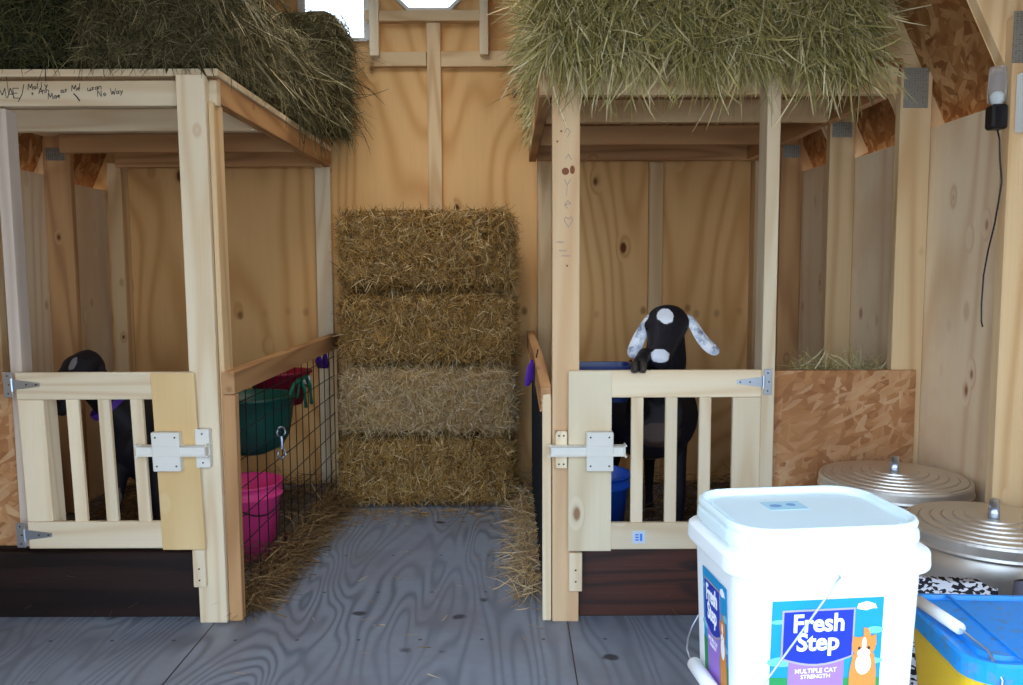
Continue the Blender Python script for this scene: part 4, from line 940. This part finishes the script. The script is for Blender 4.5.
# ============================================================ GALVANISED CANS
def can(x, y, z, r, label):
    c = thing('galvanised_can', label, 'metal can', (x, y, 0), 'round galvanised cans by the right wall')
    pr = [(0.0005, 0.0), (r*0.86, 0.0), (r*0.87, 0.02)]
    for k in range(1, 12): pr += [(r*(0.87+0.07*k/12)+(0.004 if k in (3, 4, 8, 9) else 0), z*0.93*k/12)]
    pr += [(r*0.95, z-0.03), (r*0.93, z-0.028), (0.0005, z-0.03)]
    obj('can_body', lathe(bmesh.new(), pr, (x, y, 0.001), 48), M['galv'], c, smooth=True)
    lp = [(r*0.96, -0.035), (r, -0.035), (r+0.003, -0.03), (r, -0.024), (r, -0.003), (r*0.985, 0.003)]
    N = 6
    for k in range(N):
        rr = r*(0.95-0.125*k); zz = 0.003+0.0035*k
        lp += [(rr, zz), (rr-0.0015, zz-0.003), (rr-0.0035, zz-0.003), (rr-0.005, zz+0.003), (rr-0.009, zz+0.003)]
    lp += [(r*0.16, 0.0245), (0.0005, 0.025)]
    ld = obj('lid', lathe(bmesh.new(), lp, (x, y, z), 64), M['galv'], c, smooth=False)
    bm = bmesh.new(); h = 0.035
    hd = Vector((x, y, 0)).normalized(); hs = Vector((hd.y, -hd.x, 0))
    pts = [Vector((x, y, z)) + hd*a_ + Vector((0, 0, b_)) for a_, b_ in ((-.040, .020), (-.038, .044), (-.024, .060), (0, .064), (.024, .060), (.038, .044), (.040, .020))]
    loft(bm, [(p, .012, .0035) for p in pts], 10, tuple(hs))
    obj('lid_handle', bm, M['zinc'], ld, smooth=True)
    for s in (-1, 1):
        bm = bmesh.new(); a = R(200 if s < 0 else 20); cx, cy = x+math.cos(a)*r*0.95, y+math.sin(a)*r*0.95
        tube(bm, [Vector((cx+math.cos(a)*0.012*math.sin(q)-math.sin(a)*0.045*math.cos(q), cy+math.sin(a)*0.012*math.sin(q)+math.cos(a)*0.045*math.cos(q), z-0.16+0.035*math.sin(q))) for q in np.linspace(0, math.pi, 9)], 0.004, 6)
        obj('side_handle', bm, M['zinc'], c, smooth=True)
can(1.172, 2.50, 0.574, 0.218, 'ridged galvanised steel can, the farther of two, against the strand board panel')
can(1.205, 2.03, 0.571, 0.208, 'ridged galvanised steel can, the nearer of two, right of the white pail')

# ============================================================ FOREGROUND: BENCH, PAIL, TUB, SACKS
bn = thing('wooden_bench', 'wooden bench under the white pail and the yellow tub', 'bench', (0.75, 1.12, 0))
box('bench_top', (0.16, 1.30, 0.92, 1.36, 0.382, 0.42), M['pine_x'], bn)
for x in (0.20, 1.22):
    for y in (0.95, 1.29): box('leg', (x, x+0.04, y, y+0.04, 0, 0.381), M['pine_z'], bn)
pail = thing('cat_litter_pail', 'large white square pail with a blue litter label and wire handle in the foreground', 'pail', (0.412, 1.150, 0.421), rz=R(6))
def lobj(name, bm, mat, parent, smooth=False, sh=None):
    o = obj(name, bm, mat, None, smooth=smooth, world_coords=False); o.parent = parent; return o
HZ = 0.455     # lid rim height
bm = rloft(bmesh.new(), [(0.226, 0.165, .03, 0.0), (0.236, 0.175, .034, 0.006), (0.260, 0.202, .038, HZ-0.088), (0.262, 0.204, .038, HZ-0.062), (0.284, 0.226, .050, HZ-0.064), (0.288, 0.230, .050, HZ-0.060), (0.286, 0.228, .050, HZ-0.040),
    (0.272, 0.214, .048, HZ-0.036), (0.254, 0.198, .045, HZ-0.034), (0.254, 0.198, .045, HZ-0.012)])
pb = lobj('pail_body', bm, M['white_plastic'], pail)
bm = rloft(bmesh.new(), [(w_-0.010, d_-0.010, r_, z_) for w_, d_, r_, z_ in [(0.264, 0.206, .05, HZ-0.030), (0.277, 0.219, .056, HZ-0.030), (0.280, 0.222, .056, HZ-0.026), (0.278, 0.220, .056, HZ-0.014), (0.272, 0.214, .055, HZ-0.011), (0.276, 0.218, .055, HZ-0.008), (0.276, 0.218, .055, HZ-0.002), (0.270, 0.212, .052, HZ+0.002),
    (0.262, 0.204, .048, HZ+0.001), (0.254, 0.196, .045, HZ-0.008), (0.240, 0.182, .04, HZ-0.010), (0.236, 0.178, .04, HZ-0.006), (0.15, 0.10, .03, HZ-0.006)]])
ld = lobj('lid', bm, plain('white_lid_plastic', '#e4f6f6', 0.3), pail)
for o_ in (pb, ld):
    bv = o_.modifiers.new('bevel', 'BEVEL'); bv.width = 0.002; bv.segments = 2; bv.limit_method = 'ANGLE'; bv.angle_limit = R(25)
    for p_ in o_.data.polygons: p_.use_smooth = True
    o_.modifiers.new('wn', 'WEIGHTED_NORMAL').keep_sharp = True
def xyplate(b, z, t=0.0005): return add_box(bmesh.new(), *b, z, z+t, 0)
lt = lobj('lid_sticker', xyplate((-0.045, 0.012, 0.005, 0.045), HZ-0.0058), plain('pale_blue_print', '#b4dce8', 0.5), pail)
bm = bmesh.new()
for cx, cy, rx in ((-0.030, 0.024, 0.009), (-0.006, 0.027, 0.007)):
    vs = [bm.verts.new((cx+rx*math.cos(a), cy+0.007*math.sin(a), HZ-0.005)) for a in np.linspace(0, 2*math.pi, 16)[:-1]]; bm.faces.new(vs)
lobj('print', bm, plain('grey_blue_print', '#7ba6d0', 0.5), lt)
# labels on the front and the left face
def label_on(parent, w, zt, zb, mirror, name_mats, xform):
    lab = lobj('label', poly_plate(bmesh.new(), [(-w/2, zb), (w/2, zb), (w/2, zt), (-w/2, zt)], 0, 0.0006), name_mats['sky'], parent)
    lab.matrix_local = xform; h = zt-zb
    L = lambda nm, pts, y, mt: lobj(nm, poly_plate(bmesh.new(), pts, y, 0.0003), mt, lab)
    L('label_grass', [(-w/2, zb), (w/2, zb), (w/2, zt-0.112), (-w*0.1, zt-0.108), (-w/2, zt-0.104)], -0.0003, name_mats['green'])
    cl = bmesh.new()
    for cx, cz, rx, rz in ((-.055, -.083, .022, .007), (.062, -.045, .012, .005), (-.064, -.028, .009, .003), (0.055, -0.088, 0.02, 0.005)): poly_plate(cl, ell(cx*w/.145, zt+cz, rx*w/.145, rz), -0.0003, 0.0002)
    lobj('label_clouds', cl, name_mats['cloud'], lab)
    k = w/0.145
    arc = [(-0.012*k-0.045*k+0.090*k*t_, zt-0.078-0.010*math.sin(math.pi*t_)) for t_ in np.linspace(0, 1, 9)]
    L('logo_border', [(-0.0595*k, zt-0.0125), (-0.0595*k, zt-0.079)]+[(a-0.0, b-0.003) for a, b in arc]+[(0.0355*k, zt-0.079), (0.0355*k, zt-0.0125)], -0.0006, name_mats['border'])
    L('purple_panel', [(-0.049*k, zt-0.078), (-0.049*k, zb+0.005), (0.024*k, zb+0.005), (0.024*k, zt-0.078)], -0.0005, name_mats['lilac'])
    L('logo_panel', [(-0.057*k, zt-0.015), (-0.057*k, zt-0.0775)]+arc+[(0.033*k, zt-0.0775), (0.033*k, zt-0.015)], -0.0010, name_mats['logo'])
    rt = (R(90), 0, 0)
    text_mesh('logo_text', 'Fresh', 0.034, name_mats['white'], lab, (-0.012*k, -0.0016, zt-0.032), rt, 0.0009, 0.0002, 0.92*k, 0.98)
    text_mesh('logo_text', 'Step', 0.034, name_mats['white'], lab, (-0.012*k, -0.0016, zt-0.058), rt, 0.0009, 0.0002, 0.95*k, 0.98)
    text_mesh('panel_text', 'MULTIPLE CAT', 0.0088, name_mats['white'], lab, (-0.013*k, -0.0010, zt-0.0975), rt, 0.0001, 0.0001, 0.95*k)
    text_mesh('panel_text', 'STRENGTH', 0.0078, name_mats['white'], lab, (-0.013*k, -0.0010, zt-0.1055), rt, 0.0001, 0.0001, 1.0*k)
    # emblem
    L('emblem', [(0.037*k, zt-0.014), (0.039*k, zt-0.0075), (0.05*k, zt-0.0045), (0.061*k, zt-0.0085), (0.064*k, zt-0.015), (0.058*k, zt-0.0145), (0.05*k, zt-0.017), (0.042*k, zt-0.0155)], -0.0006, name_mats['white'])
    # kitten
    cb = bmesh.new(); c0 = 0.049*k; z0 = zt-0.073
    poly_plate(cb, ell(c0, z0+0.006, 0.0155*k, 0.0145), -0.0012, 0.0002)
    poly_plate(cb, [(c0-0.0165*k, z0+0.007), (c0-0.0155*k, z0+0.021), (c0-0.004*k, z0+0.018)], -0.00125, 0.0002)
    poly_plate(cb, [(c0+0.0165*k, z0+0.007), (c0+0.0155*k, z0+0.023), (c0+0.004*k, z0+0.018)], -0.00125, 0.0002)
    poly_plate(cb, [(c0-0.014*k, z0-0.004), (c0-0.018*k, z0-0.03), (c0-0.017*k, zb+0.003), (c0+0.019*k, zb+0.003), (c0+0.018*k, z0-0.03), (c0+0.014*k, z0-0.004)], -0.00115, 0.0002)
    poly_plate(cb, [(c0-0.001*k, z0+0.017), (c0-0.002*k, z0+0.033), (c0+0.005*k, z0+0.031), (c0+0.010*k, z0+0.017)], -0.00122, 0.0002)
    lobj('kitten_picture', cb, name_mats['orange'], lab)
    cb = bmesh.new()
    poly_plate(cb, ell(c0, z0-0.003, 0.0085*k, 0.007), -0.00145, 0.0001); poly_plate(cb, ell(c0, z0+0.010, 0.003*k, 0.009), -0.00145, 0.0001); poly_plate(cb, ell(c0, z0-0.018, 0.0105*k, 0.015), -0.00142, 0.0001)
    lobj('kitten_bib', cb, name_mats['white'], lab)
    cb = bmesh.new()
    for s in (-1, 1): poly_plate(cb, ell(c0+s*0.0062*k, z0+0.004, 0.0018*k, 0.0024, 10), -0.0016, 0.0001)
    poly_plate(cb, ell(c0, z0-0.003, 0.0012*k, 0.001, 8), -0.0016, 0.0001)
    lobj('kitten_eyes', cb, name_mats['dark'], lab)
LM = dict(sky=plain('label_sky', '#0a90c8', 0.4), green=plain('label_green', '#1f8c4a', 0.5), cloud=plain('label_cloud', '#6cc4da', 0.5), border=plain('label_border', '#a8a09c', 0.5), lilac=plain('label_lilac', '#9c74c8', 0.5),
          logo=plain('label_logo_blue', '#1230a8', 0.4), white=plain('label_white', '#f4f6f8', 0.5), orange=plain('label_orange', '#d4863c', 0.6), dark=plain('label_dark', '#3a3028', 0.5))
tp = math.atan2(0.018, HZ-0.094)
ZT = HZ-0.094
label_on(pail, 0.152, 0, -0.18, False, LM, Matrix.Translation((-0.011, -0.1025, ZT)) @ Matrix.Rotation(-0.045, 4, 'X').inverted())
label_on(pail, 0.095, 0, -0.18, False, LM, Matrix.Translation((-0.1318, -0.008, ZT)) @ Matrix.Rotation(R(-90), 4, 'Z') @ Matrix.Rotation(0.045, 4, 'X'))
# bail
u = Vector((-math.cos(R(54)), 0, -math.sin(R(54)))); PF = Vector((-0.006, -0.118, HZ-0.062)); PB = Vector((-0.006, 0.118, HZ-0.062))
LEN = 0.222
bp = [PF+Vector((0.002, 0.008, 0.006)), PF+Vector((0, -0.002, 0.004)), PF+u*0.02, PF+u*(LEN*0.8)]
for a in np.linspace(0, math.pi/2, 5): bp.append(PF+u*(LEN*0.8+0.05*math.sin(a))+Vector((0, 0.05*(1-math.cos(a)), 0)))
for a in np.linspace(math.pi/2, 0, 5): bp.append(PB+u*(LEN*0.8+0.05*math.sin(a))-Vector((0, 0.05*(1-math.cos(a)), 0)))
bp += [PB+u*0.02, PB+Vector((0, 0.002, 0.004)), PB+Vector((0.002, -0.008, 0.006))]
bm = bmesh.new(); tube(bm, bp, 0.0015, 8); hb_ = lobj('handle', bm, M['zinc'], pail, True)
bm = bmesh.new(); mid = (PF+PB)/2+u*(LEN*0.8+0.05); loft(bm, [(mid+Vector((0, -0.05, 0)), .007, .007), (mid+Vector((0, -0.046, 0)), .0105, .0105), (mid+Vector((0, 0.046, 0)), .0105, .0105), (mid+Vector((0, 0.05, 0)), .007, .007)], 14)
lobj('grip', bm, M['white_plastic'], hb_, True)

# yellow tub with blue lid
tub = thing('litter_tub', 'yellow square tub with a bright blue lid right of the white pail', 'tub', (0.790, 1.20, 0.421), rz=R(-4))
TZ = 0.254
bm = rloft(bmesh.new(), [(0.25, 0.20, .03, 0), (0.262, 0.212, .035, 0.006), (0.300, 0.238, .04, TZ-0.03), (0.300, 0.238, .04, TZ-0.008)])
lobj('tub_body', bm, M['yellow'], tub)
bm = rloft(bmesh.new(), [(0.296, 0.234, .04, TZ-0.030), (0.316, 0.254, .045, TZ-0.030), (0.318, 0.256, .045, TZ-0.004), (0.312, 0.250, .045, TZ), (0.300, 0.238, .04, TZ), (0.294, 0.232, .04, TZ-0.007), (0.262, 0.200, .03, TZ-0.007), (0.256, 0.194, .03, TZ-0.001), (0.16, 0.12, .02, TZ-0.001)])
tl = NT('dusty_blue_lid', 0.35, 0, 0.4); nd_ = tl.noise(tl.coords((60, 60, 60), False), 1, 3, 0.6); tl.color(tl.mix(tl.ramp(nd_, [(0.55, 0.0), (0.62, 0.6)]), lin('#1690e6'), lin('#5c7fa0')))
tlid = lobj('lid', bm, tl.m, tub)
lobj('hinge_line', add_box(bmesh.new(), -0.085, -0.080, -0.118, 0.118, TZ-0.001, TZ+0.002, 0), M['cyan_lid'], tlid)
bm = bmesh.new(); tube(bm, [(-0.152, 0.06, TZ+0.012), (-0.135, -0.04, TZ+0.012)], 0.009, 12)
hd = lobj('handle_grip', bm, M['white_plastic'], tub, True)
bm = bmesh.new(); tube(bm, [(-0.160, 0.128, TZ-0.03), (-0.156, 0.10, TZ+0.008), (-0.152, 0.06, TZ+0.012), (-0.135, -0.04, TZ+0.012), (-0.120, -0.09, TZ+0.004), (-0.118, -0.13, TZ-0.02), (-0.125, -0.137, TZ-0.07), (-0.14, -0.135, TZ-0.12)], 0.002, 6)
lobj('handle', bm, M['zinc'], tub, True)

# feed sacks between tub and can
def sack(name, label, x, y, w, d, h, mat, seed, peak=0.0):
    bm = bmesh.new(); n, mrows = 28, 16; rows = []
    for j in range(mrows+1):
        t_ = j/mrows; z = h*t_; pinch = 1-0.85*max(0, (t_-0.72)/0.28)**1.3
        ring = []
        for k in range(n):
            a = 2*math.pi*k/n; c_, s_ = math.cos(a), math.sin(a)
            ex = abs(c_)**0.6*math.copysign(1, c_)*w/2*(1+0.05*math.sin(t_*3)); ey = abs(s_)**0.6*math.copysign(1, s_)*d/2*pinch
            nz_ = mnoise.noise(Vector((ex*14+seed, ey*14, z*14)))*0.016
            top = (mnoise.noise(Vector((ex*18, seed, 0)))*0.03 + peak*max(0, 1-abs(ex-w*0.25)*14)) if t_ > 0.9 else 0
            ring.append(bm.verts.new((x+ex+nz_, y+ey+nz_, z+0.002+top)))
        rows.append(ring)
    for r0, r1 in zip(rows, rows[1:]):
        for k in range(n): bm.faces.new((r0[k], r0[(k+1) % n], r1[(k+1) % n], r1[k]))
    bm.faces.new(rows[0]); bm.faces.new(rows[-1])
    o = obj(name, bm, mat, None, (x, y, 0), smooth=True)
    return tag(o, label, 'feed sack')
tp_ = NT('printed_sack', 0.6); vv = tp_.vor(tp_.coords((110, 60, 220), False), 1.0); sp_ = tp_.new('ShaderNodeSeparateColor'); tp_.l.new(vv.outputs['Color'], sp_.inputs[0])
tp_.color(tp_.ramp(sp_.outputs[0], [(0.45, lin('#dfe4ee')), (0.5, lin('#20222c'))], 'CONSTANT'))
sack('feed_sack', 'crumpled black and white printed feed sack behind the blue lid', 0.905, 1.66, 0.19, 0.12, 0.565, tp_.m, 3.3)
sack('feed_sack', 'dull grey paper feed sack with a peaked corner by the photo\'s right edge', 1.095, 1.62, 0.17, 0.12, 0.585, plain('grey_paper_sack', '#5d5a66', 0.8), 9.1, 0.05)

# ============================================================ BRIGHT DEVICE ON THE RIGHT STUD
dv = thing('wall_box', 'small blue box with white side fixed to the right wall stud', 'box', (1.34, 2.17, 1.60))
bm = bmesh.new(); add_box(bm, 1.315, 1.41, 2.165, 2.208, 1.562, 1.712, 0.002); obj('case', bm, M['white_plastic'], dv)
bm = bmesh.new(); add_box(bm, 1.317, 1.408, 2.160, 2.1645, 1.564, 1.710, 0.001); obj('front_panel', bm, M['cyan_face'], dv)
lt_ = thing('bulb_jar', 'clear plastic cup on a black base hanging above the black cord', 'lamp', (1.27, 2.24, 1.57))
bm = bmesh.new(); add_box(bm, 1.262, 1.304, 2.214, 2.256, 1.576, 1.640, 0.006); obj('base', bm, M['black_plastic'], lt_)
bm = lathe(bmesh.new(), [(0.022, 0.0), (0.0235, 0.02), (0.021, 0.085), (0.019, 0.092), (0.0005, 0.094)], (1.282, 2.235, 1.645), 28); obj('cup', bm, M['clear'], lt_, smooth=True)
bm = lathe(bmesh.new(), [(0.0005, 0.0), (0.013, 0.002), (0.015, 0.025), (0.0095, 0.032), (0.0005, 0.034)], (1.282, 2.235, 1.641), 20); obj('socket', bm, M['white_plastic'], lt_, smooth=True)
bm = bmesh.new(); tube(bm, [(1.290, 2.24, 1.577), (1.294, 2.235, 1.55), (1.300, 2.24, 1.50), (1.303, 2.232, 1.44), (1.302, 2.24, 1.39), (1.300, 2.25, 1.33), (1.300, 2.275, 1.26), (1.299, 2.29, 1.19), (1.297, 2.29, 1.11), (1.296, 2.285, 1.065), (1.300, 2.285, 1.05)], 0.0024, 6)
obj('cord', bm, M['black_plastic'], lt_, smooth=True)
